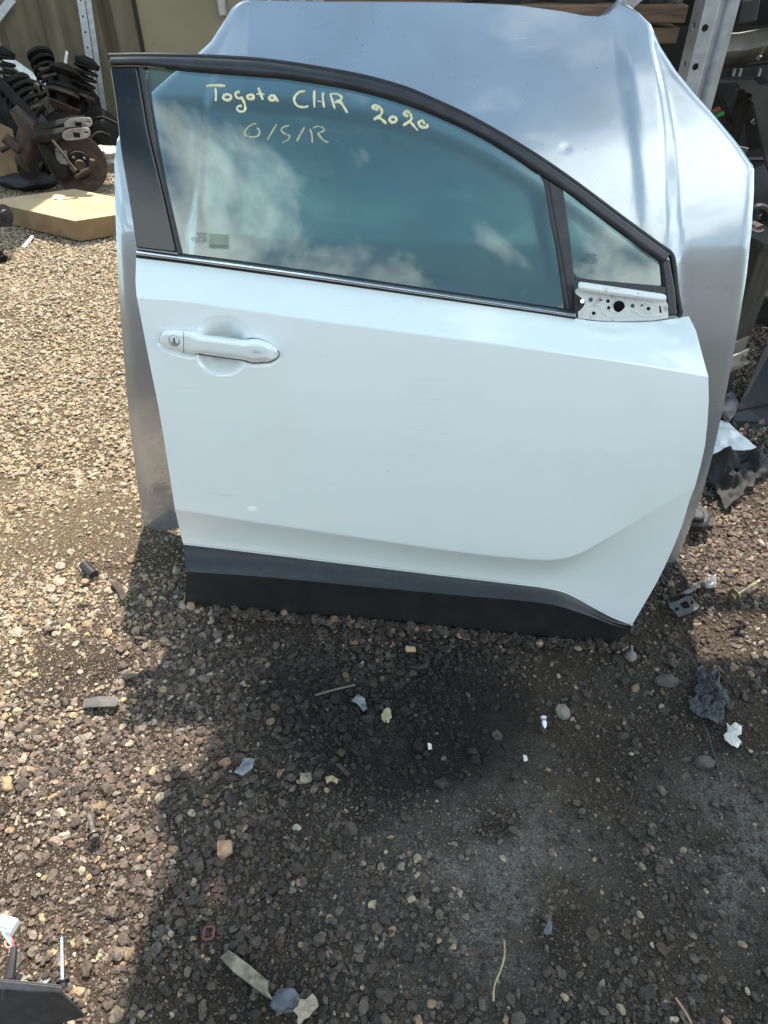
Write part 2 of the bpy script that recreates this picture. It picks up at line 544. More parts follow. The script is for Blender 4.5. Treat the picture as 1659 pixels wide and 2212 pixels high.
# lower cladding
C1 = [(395, 1174), (400, 1182)]
CL0 = [(396, 1176), (556, 1195), (810, 1226), (992, 1248), (1120, 1263), (1175, 1270), (1216, 1279), (1247, 1293), (1284, 1314), (1325, 1335), (1366, 1351)]
CL1 = [(402.5, 1235), (556, 1245), (810, 1269), (992, 1286), (1100, 1295), (1174.5, 1303), (1220, 1313), (1288, 1336), (1330, 1352), (1364, 1359)]
CL2 = [(399, 1307), (556, 1318), (810, 1336), (1038, 1359), (1220, 1377), (1290, 1383), (1316, 1385), (1340, 1379), (1362, 1363)]
NL = 120
def px_row(K):
    return resample(catmull([(a, b, 0) for a, b in K], 8), NL)
P0, P1, P2 = px_row(CL0), px_row(CL1), px_row(CL2)
G = []
for b in seg(12):
    G.append([dp(*(P0[j].lerp(P1[j], b)).xy, 0.024 + 0.034 * b - 0.010 * b * (1 - b) * 4 * 0.5) for j in range(NL)])
for b in seg(14) + [1.0]:
    G.append([dp(*(P1[j].lerp(P2[j], b)).xy, 0.058 - 0.058 * b ** 0.9) for j in range(NL)])
mb = MB(); mb.slab(G, lambda p: p - D_N * 0.012)
c = mb.build('sill_cladding', M['clad'], door, angle=25, bevel=0.0015)
c['label'] = 'black plastic cladding along the lower edge'
# return lip under the skin
mb = MB(); mb.tube([dp(p.x, p.y - 1.2, 0.0235) for p in P0], 0.0016, 6)
mb.build('skin_hem', M['white'], door)

# ---- window frame
def strip(name, A, B, off, thick, mat, n=60, bevel=0.003, rows=4, crown=0.0, sub=True, parent=None):
    a = resample(catmull([(p[0], p[1], 0) for p in A], 8) if sub else [(p[0], p[1], 0) for p in A], n)
    b = resample(catmull([(p[0], p[1], 0) for p in B], 8) if sub else [(p[0], p[1], 0) for p in B], n)
    G = [[fp(*(a[j].lerp(b[j], r / rows)).xy, off + crown * 4 * (r / rows) * (1 - r / rows)) for j in range(n)] for r in range(rows + 1)]
    m = MB(); m.slab(G, lambda p: p - D_N * thick)
    return m.build(name, mat, parent or door, bevel=bevel, angle=30)

TOP = [(235.5, 123), (300, 122), (358, 122.5), (432, 125), (540, 131), (620, 140), (718.6, 156), (790, 170), (869, 192), (933, 218), (1026, 262), (1140, 328), (1236, 393), (1331, 464), (1418, 528), (1448, 550)]
INN = [(236, 141), (300, 140), (358, 146), (432, 153), (540, 161), (620, 168), (718.6, 183), (790, 198), (861, 218), (930, 243), (1026, 287), (1102, 332), (1163, 374), (1217, 410), (1331, 497), (1432, 571)]
strip('upper_rail', TOP, INN, 0.010, 0.026, M['black_satin'], n=110, rows=6, crown=0.004)
mb = MB(); mb.tube([fp(p.x, p.y - 1.0, -0.004) for p in catmull([(a, b, 0) for a, b in TOP + [(1455, 575), (1459, 612), (1464, 650), (1469, 676), (1463, 684)]], 6)], 0.0055, 8)
mb.build('door_seal', M['rubber'], door)
mb = MB(); mb.tube([fp(p.x, p.y + 1.0, 0.004) for p in catmull([(a, b, 0) for a, b in INN[2:13]], 6)], 0.0028, 8)
mb.build('glass_run_seal', M['rubber'], door)
strip('pillar_panel', [(236.6, 144), (249, 228), (260, 325), (277, 423), (294.5, 536)], [(294.5, 143), (307, 215), (320.6, 293), (348, 407), (380, 546)], 0.009, 0.02, M['black_gloss'], n=50)
strip('run_channel', [(296, 143), (309, 215), (322.5, 293), (350, 407), (382, 547)], [(311, 149), (326, 244), (352, 390), (389, 549)], 0.004, 0.02, M['black_satin'], n=50, crown=0.003)
strip('divider_bar', [(1163, 375), (1177, 398), (1190, 477), (1203, 540), (1216, 627), (1221, 669)], [(1216, 408), (1220, 436), (1234, 530), (1239, 581), (1244, 640), (1248, 686)], 0.007, 0.022, M['black_satin'], n=40, rows=5)
strip('divider_seal', [(1183, 392), (1192, 440), (1210, 540), (1222, 610), (1231, 672)], [(1186, 392), (1195, 440), (1213, 540), (1225, 610), (1234, 672)], 0.0085, 0.012, M['rubber'], n=24, bevel=0.001, rows=1)
strip('quarter_sill', [(1239, 590), (1258, 602), (1340, 611), (1432, 619), (1439, 622)], [(1241, 604), (1258, 608), (1340, 621), (1432, 634), (1440, 635)], 0.005, 0.02, M['black_satin'], n=24)
strip('front_trim', [(1427, 558), (1435, 600), (1438, 632), (1444, 683)], [(1447, 562), (1458, 622), (1461, 652), (1463, 682)], 0.006, 0.03, M['black_satin'], n=20)
strip('front_seal', [(1428, 569), (1431, 598), (1433, 625)], [(1432, 569), (1436, 598), (1438, 627)], 0.003, 0.02, M['rubber'], n=16, bevel=0.001, rows=1)

# ---- window panes
def pane(name, top, bot, label, n=70, rows=30):
    a = resample(catmull([(p[0], p[1], 0) for p in top], 8), n)
    b = resample([(p[0], p[1], 0) for p in bot], n)
    G = [[fp(*(a[j].lerp(b[j], r / rows)).xy, -0.004) for j in range(n)] for r in range(rows + 1)]
    back = MB(); back.slab(G, lambda p: p - D_N * 0.004)
    o = back.build(name, M['glass'], door, angle=20)
    o.data.materials.append(M['glass_back'])
    for p in o.data.polygons:
        if p.normal.dot(D_N) < 0.5:
            p.material_index = 1
    o['label'] = label
    return o
main_pane = pane('window_pane', [(303, 147), (358, 143), (432, 148), (540, 156), (718, 178), (861, 213), (1026, 281), (1102, 327), (1172, 372)],
                 [(388, 556), (702, 600), (1000, 645), (1224, 678)], 'tinted main door window with handwriting')
quarter_pane = pane('quarter_pane', [(1211, 402), (1331, 492), (1437, 569)], [(1243, 608), (1340, 616), (1437, 628)], 'small tinted quarter window', n=30, rows=20)

# waist moulding
BT = [(294, 540), (392, 553), (509, 568), (702, 595), (1000, 640), (1244, 676)]
BM = [(294, 550), (392, 562), (509, 578), (702, 605), (1000, 649), (1244, 684.5)]
BB = [(295, 556.5), (392, 568), (509, 584), (702, 611), (1000, 654.5), (1243, 689)]
def belt(name, A, B, w0, w1, crown, mat, thick=0.012):
    a, b = resample([(x, y, 0) for x, y in A], 50), resample([(x, y, 0) for x, y in B], 50)
    G = [[dp(*(a[j].lerp(b[j], r / 5)).xy, w0 + (w1 - w0) * r / 5 + crown * 4 * (r / 5) * (1 - r / 5)) for j in range(50)] for r in range(6)]
    m = MB(); m.slab(G, lambda p: p - D_N * thick)
    return m.build(name, mat, door, angle=40)
belt('chrome_moulding', BT, BM, 0.004, 0.010, 0.004, M['chrome'])
belt('waist_seal', BM, BB, 0.006, 0.004, 0.001, M['rubber'])
belt('glass_wiper_seal', [(a + 90 * (i == 0), b - 4 + 12 * (i == 0)) for i, (a, b) in enumerate(BT)], [(a + 90 * (i == 0), b + 1 + 12 * (i == 0)) for i, (a, b) in enumerate(BT)], -0.006, 0.0, 0.0, M['rubber'])

# ---- mirror mounting plate
def zB(x, y): return (1161 + x * 0.2279, 513 + y * 0.2279)
def circ(x, y, r, n=18): return [zB(x + r * math.cos(2 * math.pi * k / n), y + r * math.sin(2 * math.pi * k / n)) for k in range(n)]
plate_px = [zB(*p) for p in [(358, 505), (380, 485), (800, 555), (1225, 610), (1238, 640), (1240, 762), (1100, 785), (740, 797), (560, 786), (388, 765), (384, 705), (410, 690), (445, 645), (450, 605), (420, 575), (365, 535)]]
WPL = -0.006
holes = [circ(775, 655, 56, 28), circ(600, 585, 17), circ(669, 604, 18), circ(676, 667, 17), circ(533, 719, 18), circ(987, 643, 14), circ(1052, 676, 18), circ(505, 591, 22), circ(902, 649, 21),
         [zB(*p) for p in [(1152, 645), (1166, 645), (1180, 715), (1158, 717)]]]
mb = MB(); mb.holed([dp(a, b, WPL) for a, b in plate_px], [[dp(a, b, WPL) for a, b in h] for h in holes], lambda p: p - D_N * 0.003)
plate = mb.build('mirror_plate', M['white_in'], door, smooth=False)
plate['label'] = 'dirty white metal plate with holes where the mirror was'
FL0 = [zB(*p) for p in [(387, 432), (395, 418), (800, 478), (1215, 540), (1222, 556)]]
FL1 = [zB(*p) for p in [(389, 492), (396, 500), (800, 560), (1212, 614), (1221, 606)]]
a, b = resample([(x, y, 0) for x, y in FL0], 30), resample([(x, y, 0) for x, y in FL1], 30)
mb = MB(); mb.slab([[dp(*(a[j].lerp(b[j], r / 6)).xy, 0.004 + 0.010 * math.sin(r / 6 * 2.4)) for j in range(30)] for r in range(7)], lambda p: p - D_N * 0.003)
mb.build('flange', M['white_in'], plate, bevel=0.001)
mb = MB(); mb.prism([dp(a, b, -0.045) for a, b in plate_px], [dp(a, b, -0.055) for a, b in plate_px]); mb.build('cavity_shade', M['hole'], plate)  # dark sheet stands for the shade behind the holes
for (x, y, r) in [(505, 591, 24), (902, 649, 23)]:
    mb = MB(); c0, c1 = dp(*zB(x, y), -0.012), dp(*zB(x, y), -0.022)
    mb.prism([dp(p[0], p[1], -0.011) for p in circ(x, y, r)], [dp(p[0], p[1], -0.020) for p in circ(x, y, r)])
    for k in range(3):
        mb.bar(dp(*zB(x - 18, y + 12 - 12 * k), -0.010), dp(*zB(x + 16, y - 2 - 12 * k), -0.010), 0.0014, 0.0016, D_N)
    mb.build('push_clip', M['green'], plate)
for (x, y, r) in [(533, 719, 30), (1052, 676, 30)]:
    mb = MB(); mb.tube([dp(p[0], p[1], WPL + 0.0005) for p in circ(x, y, r, 22)], 0.0012, 6, closed=True); mb.build('pressed_ring', M['white_in'], plate)
for path in [[(430, 760), (440, 700), (490, 650), (560, 640), (600, 670), (625, 720), (700, 750), (860, 748), (905, 720), (940, 705), (975, 740), (1110, 745), (1180, 740)],
             [(590, 580), (700, 575), (830, 590), (845, 640), (800, 700), (740, 720), (690, 690)],
             [(975, 640), (1010, 620), (1085, 660), (1075, 715), (1030, 715), (975, 650)]]:
    mb = MB(); mb.tube([dp(*zB(p.x, p.y), WPL + 0.0004) for p in catmull([(x, y, 0) for x, y in path], 6)], 0.0012, 6); mb.build('pressed_rib', M['white_in'], plate)
# bracket with stud at the rear of the plate
mb = MB(); br = [zB(*p) for p in [(352, 540), (400, 545), (440, 575), (455, 610), (440, 655), (405, 690), (385, 705), (365, 760), (350, 700)]]
mb.prism([dp(a, b, -0.010) for a, b in br], [dp(a, b, -0.016) for a, b in br]); brk = mb.build('bracket', M['black_satin'], door)
mb = MB(); st0 = dp(*zB(402, 612), -0.008); st1 = dp(*zB(425, 604), 0.006)
mb.tube([st0, st1], [0.0036, 0.0036], 12); mb.build('stud', M['chrome'], brk)

# ---- handle
def zA(x, y): return (216 + x * 0.293, 540 + y * 0.293)
hT = lambda x: interp(HT, x); hB = lambda x: interp(HB, x)
def hout(x):                                            # how far the grip stands off the skin
    base = 0.015 + 0.010 * sm01((x - 640) / 120)
    return base * sm01((x - 432) / 40) ** 0.5 * (1 - 0.80 * sm01((x - 1225) / 95))
def w_skin(x, y):
    u, v = zA(x, y)
    v1, v3 = np.interp(0.15, np.linspace(0, 1, NC), V1), np.interp(0.15, np.linspace(0, 1, NC), V3)
    b = (v1 - v) / (v1 - v3)
    return w_b(0.15, min(max(b, 0), 1))
def handle_part(name, x0, x1, mat):
    n, k = max(int((x1 - x0) / 9), 12), 14
    G = []
    for i in range(n + 1):
        x = x0 + (x1 - x0) * i / n
        t_, b_ = hT(x), hB(x)
        ws = w_skin(x, (t_ + b_) / 2)
        row = []
        for j in range(k + 1):
            q = j / k
            yy = t_ + (b_ - t_) * q
            lift = (1 - abs(2 * q - 1) ** 5.0) ** (1 / 1.8)
            row.append(dp(*zA(x, yy), ws - 0.002 + hout(x) * lift + 0.003 * lift * (1 - q)))
        G.append(row)
    m = MB(); m.slab(G, lambda p: p - D_N * 0.010)
    return m.build(name, mat, door, angle=60)
grip = handle_part('handle_grip', 619, 1318, M['white'])
hcap = handle_part('handle_cap', 440, 613, M['white'])
gk = [(x, y - 5) for x, y in HT[1:-1]] + [(1324, 768)] + [(x, y + 4) for x, y in reversed(HB[1:-1])] + [(434, 652)]
mb = MB(); mb.tube([dp(*zA(p.x, p.y), w_skin(p.x, p.y) - 0.0030 - 1.0 * max(pocket(*zA(p.x, p.y)) - 0.003, 0)) for p in catmull([(x, y, 0) for x, y in gk], 3, True)], 0.0011, 6, closed=True)
mb.build('handle_shadow_line', pmat('grey_shadow_line', (0.10, 0.10, 0.10), 0.7, col2=(0.16, 0.155, 0.15), vs=60), door)  # thin dark line drawn for the shadow around the handle
lc = dp(*zA(548, 666), w_skin(548, 666) + 0.0138)
mb = MB(); mb.lathe([(0.0115, -0.004), (0.0115, 0.0008), (0.0095, 0.0014), (0.0085, 0.0004), (0.0, 0.0004)], 24, lc, D_N); lk = mb.build('lock_cylinder', pmat('lock_metal', (0.42, 0.42, 0.42), 0.35, metal=0.8, col2=(0.3, 0.3, 0.3)), hcap)
mb = MB(); mb.box(lc + D_N * 0.0008, (0.003, 0.0012, 0.009), Matrix((D_S, D_N, D_T)).transposed()); mb.build('key_slot', M['hole'], hcap)
for dy_ in (-8, 5):
    mb = MB(); p0, p1 = (1130, 748 + dy_), (1212, 756 + dy_)
    mb.bar(dp(*zA(*p0), w_skin(*p0) + 0.0262), dp(*zA(*p1), w_skin(*p1) + 0.0225), 0.0012, 0.0022, D_N); mb.build('touch_mark', pmat('grey_mark', (0.45, 0.46, 0.46), 0.5, col2=(0.4, 0.4, 0.4)), grip)

# ---- handwriting on the glass
def stroke(m, pts, r, closed=False):
    pp = catmull([(x, y, 0) for x, y in pts], 7, closed)
    L_ = [fp(p.x, p.y, -0.0036) for p in pp]
    if closed: L_.append(L_[0].copy())
    n = len(L_)
    G = []
    for i in range(n):
        t = (L_[min(i + 1, n - 1)] - L_[max(i - 1, 0)]).normalized()
        sd = t.cross(D_N).normalized()
        rr = r * (0.85 + 0.45 * mnoise.noise(Vector((pts[0][0] * 0.7, i * 0.22, 3.1)))) * (0.55 + 0.45 * min(1, min(i, n - 1 - i) / 2.0 + 0.2) if not closed else 1)
        G.append([L_[i] + sd * (rr * q) + D_N * (0.0012 * (1 - q * q)) for q in (-1, -0.6, 0, 0.6, 1)])
    m.slab(G, lambda p: p - D_N * 0.0006)
h1 = lambda L_: [(432 + x * 0.1953, 162 + y * 0.1953) for x, y in L_]
h2 = lambda L_: [(729 + x * 0.1465, 189 + y * 0.1465) for x, y in L_]
def oval(cx, cy, rx, ry, n=10, a0=0.4): return [(cx + rx * math.cos(a0 + 2 * math.pi * k / n), cy + ry * math.sin(a0 + 2 * math.pi * k / n)) for k in range(n)]
words = [
    [(h1([(70, 122), (150, 116), (280, 122)]), 1), (h1([(170, 140), (176, 220), (172, 290)]), .8), (h1(oval(300, 248, 44, 32)), 1, True),
     (h1([(440, 187), (400, 195), (393, 232), (430, 262), (465, 248)]), .9), (h1([(455, 240), (490, 310), (500, 370), (480, 405), (430, 400), (407, 370), (430, 345), (465, 345)]), .9),
     (h1(oval(558, 245, 36, 24)), 1, True), (h1([(645, 140), (668, 205), (695, 275)]), 1.1), (h1([(625, 212), (670, 210), (715, 215)]), .6), (h1(oval(798, 255, 33, 26)), 1, True), (h1([(825, 232), (842, 265), (865, 295)]), .9)],
    [(h1([(1165, 178), (1100, 190), (1052, 235), (1042, 285), (1075, 340), (1140, 358), (1200, 345)]), .9), (h1([(1265, 172), (1262, 260), (1265, 358)]), .9), (h1([(1360, 190), (1358, 270), (1372, 360)]), .9), (h1([(1298, 288), (1318, 292), (1340, 295)]), .5),
     (h1([(1440, 205), (1465, 290), (1492, 378)]), .8), (h1([(1450, 208), (1520, 212), (1565, 245), (1555, 275), (1490, 305)]), .9), (h1([(1490, 298), (1555, 305), (1595, 360), (1630, 420)]), .95)],
    [(h2([(605, 315), (555, 322), (515, 290), (560, 268), (620, 290), (655, 350), (640, 400), (600, 435), (535, 475)]), 1), (h2([(600, 440), (650, 470), (720, 535)]), .9), (h2(oval(818, 475, 50, 42)), 1, True),
     (h2([(1045, 425), (1000, 410), (985, 375), (1030, 355), (1075, 390), (1090, 450), (1070, 495), (970, 560)]), 1), (h2([(1070, 495), (1110, 550), (1185, 635)]), .9), (h2([(1285, 545), (1255, 490), (1205, 510), (1210, 565), (1265, 590), (1320, 580), (1320, 535)]), 1)],
    [(h1([(625, 552), (600, 542), (530, 580), (492, 640), (515, 680), (580, 690), (640, 675), (658, 625), (630, 582)]), .65), (h1([(850, 542), (800, 625), (745, 718)]), .65), (h1([(990, 560), (920, 580), (900, 615), (940, 655), (990, 675), (970, 720), (915, 752)]), .65),
     (h1([(1155, 575), (1115, 650), (1070, 735)]), .65), (h1([(1215, 595), (1238, 670), (1242, 750)]), .6), (h1([(1245, 590), (1300, 570), (1360, 585), (1365, 620), (1300, 645)]), .55), (h1([(1300, 645), (1360, 720), (1420, 750)]), .8)],
]
for wd in words:
    m = MB()
    for st in wd:
        stroke(m, st[0], (0.0029 if wd is words[2] else 0.0030 if wd is words[3] else 0.0028) * st[1], len(st) > 2)
    m.build('handwritten_word', M['paint'] if wd is not words[3] else M['paint_thin'], main_pane, angle=60)

# ---- printed glass marks
def text_mesh(s):
    cu = bpy.data.curves.new('txt', 'FONT'); cu.body = s; cu.align_x = 'CENTER'; cu.size = 1.0; cu.resolution_u = 2
    o = bpy.data.objects.new('txt', cu); COL.objects.link(o)
    bpy.context.view_layer.update()
    dg = bpy.context.evaluated_depsgraph_get()
    me = o.evaluated_get(dg).to_mesh()
    vs = [v.co.copy() for v in me.vertices]; fs = [tuple(p.vertices) for p in me.polygons]
    o.evaluated_get(dg).to_mesh_clear()
    bpy.data.objects.remove(o); bpy.data.curves.remove(cu)
    return vs, fs
def print_text(m, s, u, v, hpx, wpx):
    vs, fs = text_mesh(s)
    x0, x1 = min(p.x for p in vs), max(p.x for p in vs); y1 = max(p.y for p in vs)
    m.add([fp(u + ((p.x - x0) / (x1 - x0) - 0.5) * wpx, v + hpx / 2 - p.y / y1 * hpx, -0.0032) for p in vs], fs)
def ring(m, u, v, r, th=0.5):
    n = 28
    a = [fp(u + r * math.cos(2 * math.pi * k / n), v + r * math.sin(2 * math.pi * k / n), -0.0032) for k in range(n)]
    b = [fp(u + (r - th) * math.cos(2 * math.pi * k / n), v + (r - th) * math.sin(2 * math.pi * k / n), -0.0032) for k in range(n)]
    m.add(a + b, [(k, (k + 1) % n, n + (k + 1) % n, n + k) for k in range(n)])
def glass_mark(u, v, par, dot, last):
    m = MB()
    print_text(m, 'TOYOTA', u, v, 4.8, 23)
    print_text(m, 'SISECAM', u + 0.5, v + 5.4, 2.8, 17)
    print_text(m, 'AUTOMOTIVE', u, v + 9.4, 2.9, 24)
    print_text(m, '43 R - 00099', u + 0.5, v + 14.0, 3.2, 23)
    print_text(m, dot, u - 1, v + 18.2, 2.6, 26)
    print_text(m, last, u - 0.5, v + 22.5, 2.4, 1.8)
    ring(m, u - 17.5, v + 11.5, 4.6, 0.7)
    print_text(m, 'E17', u - 17.5, v + 11.5, 3.0, 6)
    m.build('glass_mark', M['etch'], par, smooth=False)
glass_mark(435.7, 505, main_pane, 'DOT 871 M401 AS2', '6')
glass_mark(1277.7, 550.6, quarter_pane, 'DOT 871 M801 AS2', '8')
M['sticker'] = pmat('alarm_sticker', (0.22, 0.26, 0.20), rough=0.5, col2=(0.27, 0.31, 0.24), vs=40)
m = MB()
cs = [(451, 504), (494, 507), (495, 538), (451, 535)]
G = [[fp(*(Vector(cs[0] + (0,)).lerp(Vector(cs[1] + (0,)), i / 8).lerp(Vector(cs[3] + (0,)).lerp(Vector(cs[2] + (0,)), i / 8), j / 6)).xy, -0.0036) for i in range(9)] for j in range(7)]
m.slab(G, lambda p: p - D_N * 0.0003); stk = m.build('alarm_sticker', M['sticker'], main_pane)
m = MB()
print_text(m, 'AUTO ALARM', 473, 531, 4.2, 37)
print_text(m, 'WITH DOUBLE LOCKING', 473, 536, 2.2, 36)
m.build('sticker_text', M['etch'], stk, smooth=False)
m = MB()
for r_ in (3, 6, 9, 12): ring(m, 473, 515.5, r_, 1.1)
m.build('sticker_rings', pmat('ring_print', (0.42, 0.43, 0.28), 0.5, col2=(0.38, 0.39, 0.26)), stk, smooth=False)
# ================================================================== the silver bonnet behind the door
BZ = [0.0, 0.15, 0.3, 0.45, 0.6, 0.75, 0.85, 0.95, 1.05, 1.12, 1.2]
BY = [1.325, 1.337, 1.353, 1.373, 1.400, 1.440, 1.478, 1.527, 1.590, 1.644, 1.71]
_bz = np.linspace(-0.1, 1.2, 261)
_by = np.interp(_bz, BZ, BY)
for _ in range(60):
    _by[1:-1] = 0.25 * _by[:-2] + 0.5 * _by[1:-1] + 0.25 * _by[2:]
def bonY(x, z):
    xc = x - 0.08
    return float(np.interp(z, _bz, _by)) - 0.085 * (x - 0.06) + 0.10 * xc ** 2 * 0.5 + 0.16 * max(abs(xc) - 0.45, 0) ** 2

def bp_(u, v):
    d = ray(u, v)
    lo, hi = 0.8, 4.5
    f = lambda k: (CAMP + d * k).y - bonY((CAMP + d * k).x, (CAMP + d * k).z)
    for _ in range(46):
        mid = 0.5 * (lo + hi)
        if f(mid) < 0: lo = mid
        else: hi = mid
    return CAMP + d * lo

B_LEFT = [(314, 1168), (303, 1110), (290, 1020), (280, 940), (271, 850), (258, 690), (250, 560), (246, 450), (244, 350), (250, 305), (270, 262), (310, 215), (365, 165), (420, 122), (455, 90), (482, 48), (502, 14), (522, 1)]
B_RIGHT = [(1450, 1231), (1466, 1205), (1482, 1172), (1500, 1130), (1525, 1060), (1546, 980), (1566, 890), (1584, 800), (1602, 700), (1618, 600), (1629, 500), (1634, 420), (1634.5, 366), (1598, 313), (1537, 240), (1503, 202), (1465, 156), (1430, 103), (1407, 53), (1380, 26), (1358, 12), (1341, 6)]
B_TOP = [(522, 1), (560, 1), (611, 2), (690, 4), (790, 4), (920, 5), (1026, 7), (1121, 12), (1217, 25), (1262, 34), (1293, 36), (1316, 30), (1341, 6)]
B_BOT = [(314, 1168), (345, 1154), (385, 1142), (600, 1160), (1000, 1190), (1300, 1214), (1420, 1222), (1450, 1231)]
NB = 150
bl, br = resample([(a, b, 0) for a, b in B_LEFT], NB), resample([(a, b, 0) for a, b in B_RIGHT], NB)
bt, bb = resample([(a, b, 0) for a, b in B_TOP], NB), resample([(a, b, 0) for a, b in B_BOT], NB)
RID1 = [(90, 1404), (183, 1419), (267, 1430), (343, 1434), (540, 1442), (1000, 1470), (1250, 1470)]       # (v, u)
RID2 = [(90, 1412), (152, 1432), (213, 1449), (305, 1465), (381, 1470), (540, 1476), (1000, 1500), (1250, 1495)]
RID3 = [(60, 1310), (99, 1320), (236, 1343), (362, 1358), (540, 1372), (1250, 1385)]
LID1 = [(20, 515), (49, 508), (122, 486), (208, 462), (500, 425), (1250, 395)]
LID2 = [(20, 500), (49, 500), (122, 466), (208, 440), (500, 405), (1250, 370)]
LID3 = [(60, 600), (200, 560), (500, 520), (1250, 500)]
def relief(u, v):
    k = sm01((v - 30) / 130)
    d = 0.0
    a, b = interp(RID1, v), interp(RID2, v)
    d += 0.011 * k * min(max((u - a) / max(b - a, 4), 0), 1)
    c = interp(RID3, v)
    d -= 0.004 * k * sm01((u - c) / 42) * (1 - 0.4 * sm01((u - c) / 90))
    a, b = interp(LID1, v), interp(LID2, v)
    d += 0.008 * k * min(max((a - u) / max(a - b, 4), 0), 1)
    c = interp(LID3, v)
    d -= 0.004 * k * sm01((c - u) / 42) * (1 - 0.4 * sm01((c - u) / 90))
    d += 0.0014 * math.exp(-((u - 1222) ** 2 + (v - 320) ** 2) / 40.0)          # a small dent
    return d
G = []
for i in range(NB):
    t = i / (NB - 1)
    row = []
    for j in range(NB):
        s = j / (NB - 1)
        p = bl[i] * (1 - s) + br[i] * s + bb[j] * (1 - t) + bt[j] * t - ((bl[0] * (1 - s) + br[0] * s) * (1 - t) + (bl[-1] * (1 - s) + br[-1] * s) * t)
        q = bp_(p.x, p.y)
        q.y += relief(p.x, p.y)
        e = min(s, 1 - s) * NB                                     # rolled rim
        q.y += 0.004 * max(0, 1 - e / 2.5) ** 2
        row.append(q)
    G.append(row)
bonnet = thing('car_bonnet', 'dented silver car bonnet standing on edge behind the white door', 'bonnet', Vector((0.05, 1.33, 0)))
mb = MB(); mb.slab(G, lambda p: p + Vector((0, 0.006, -0.001)))
mb.build('bonnet_skin', M['silver'], bonnet, angle=60)
# inner frame ribs on the back
mb = MB()
for s_ in (0.2, 0.5, 0.8):
    col_ = [G[i][int(s_ * (NB - 1))] + Vector((0, 0.026, -0.030)) for i in range(6, NB - 30, 6)]
    mb.tube(col_, 0.014, 8)
mb.build('inner_ribs', M['silver'], bonnet)
# round sticker-like mark near the right edge
pc = bp_(1531.5, 289)
mb = MB(); mb.lathe([(0.0, 0.0), (0.0058, 0.0), (0.0058, 0.001)], 20, pc + Vector((0, 0.0115, 0.0)), (0.15, -0.8, 0.5)); mb.build('grey_spot', pmat('grey_spot', (0.22, 0.22, 0.22), 0.5, col2=(0.25, 0.25, 0.25)), bonnet)
# ================================================================== ground and gravel
def gh(x, y):
    return (0.006 * np.sin(3.1 * x + 1.3) * np.cos(2.7 * y + 0.4) + 0.004 * np.sin(7.3 * x - 4.1 * y) + 0.003 * np.cos(11 * y + 5 * x + 2)) * np.clip((np.hypot(x, y) * 0 + 1), 0, 1) - 0.006
def gz(x, y): return float(gh(np.array(x), np.array(y)))

xs = np.unique(np.concatenate([np.linspace(-3, 3, 150), np.array([-120, -60, -30, -15, -8, -5, -4, 4, 5, 8, 15, 30, 60, 120])]))
ys = np.unique(np.concatenate([np.linspace(-0.5, 6, 170), np.array([-120, -60, -30, -15, -8, -4, -2, -1, 7, 9, 15, 30, 60, 120])]))
X, Y = np.meshgrid(xs, ys)
Z = gh(X, Y)
mb = MB()
n = len(xs)
me = bpy.data.meshes.new('ground')
vv = np.stack([X.ravel(), Y.ravel(), Z.ravel()], 1)
ff = [(i * n + j, i * n + j + 1, (i + 1) * n + j + 1, (i + 1) * n + j) for i in range(len(ys) - 1) for j in range(n - 1)]
me.from_pydata(vv.tolist(), [], ff)
me.polygons.foreach_set('use_smooth', [True] * len(me.polygons))
gmat = bpy.data.materials.new('yard_dirt'); gmat.use_nodes = True
N, L = gmat.node_tree.nodes, gmat.node_tree.links
b = N['Principled BSDF']; b.inputs['Roughness'].default_value = 0.95; b.inputs['Specular IOR Level'].default_value = 0.2
tc = N.new('ShaderNodeTexCoord'); S = tc.outputs['Object']
def nz(scale, det, lo, hi, vec=S):
    q = N.new('ShaderNodeTexNoise'); q.inputs['Scale'].default_value = scale; q.inputs['Detail'].default_value = det; q.inputs['Roughness'].default_value = 0.6
    L.new(vec, q.inputs['Vector'])
    r = N.new('ShaderNodeMapRange'); r.inputs['From Min'].default_value = lo; r.inputs['From Max'].default_value = hi
    L.new(q.outputs['Fac'], r.inputs['Value']); return r.outputs[0], q.outputs['Fac']
def mixc(fac, c1, c2):
    q = N.new('ShaderNodeMixRGB')
    L.new(fac, q.inputs['Fac'])
    for s_, c_ in (('Color1', c1), ('Color2', c2)):
        if isinstance(c_, tuple): q.inputs[s_].default_value = (*c_, 1)
        else: L.new(c_, q.inputs[s_])
    return q.outputs[0]
fine, finef = nz(330, 9, 0.38, 0.64)
pat, _ = nz(4.5, 8, 0.42, 0.62)
dust, _ = nz(2.6, 9, 0.55, 0.72)
c_dark = mixc(fine, (0.017, 0.013, 0.010), (0.053, 0.040, 0.031))
c_brown = mixc(fine, (0.034, 0.025, 0.018), (0.098, 0.072, 0.050))
c1 = mixc(pat, c_dark, c_brown)
# yellower gravel bed further back on the left
sx = N.new('ShaderNodeSeparateXYZ'); L.new(S, sx.inputs[0])
mm = N.new('ShaderNodeMath'); mm.operation = 'MULTIPLY_ADD'; mm.inputs[1].default_value = -0.9
L.new(sx.outputs['X'], mm.inputs[0]); L.new(sx.outputs['Y'], mm.inputs[2])
mr = N.new('ShaderNodeMapRange'); mr.inputs['From Min'].default_value = 1.5; mr.inputs['From Max'].default_value = 2.3
L.new(mm.outputs[0], mr.inputs['Value'])
c_tan = mixc(fine, (0.065, 0.047, 0.029), (0.17, 0.125, 0.078))
c2 = mixc(mr.outputs[0], c1, c_tan)
# pale cement dust dried on the yard
c_dust = mixc(fine, (0.085, 0.075, 0.064), (0.26, 0.235, 0.205))
dm = N.new('ShaderNodeMath'); dm.operation = 'MULTIPLY'; dm.inputs[1].default_value = 0.35
L.new(dust, dm.inputs[0])
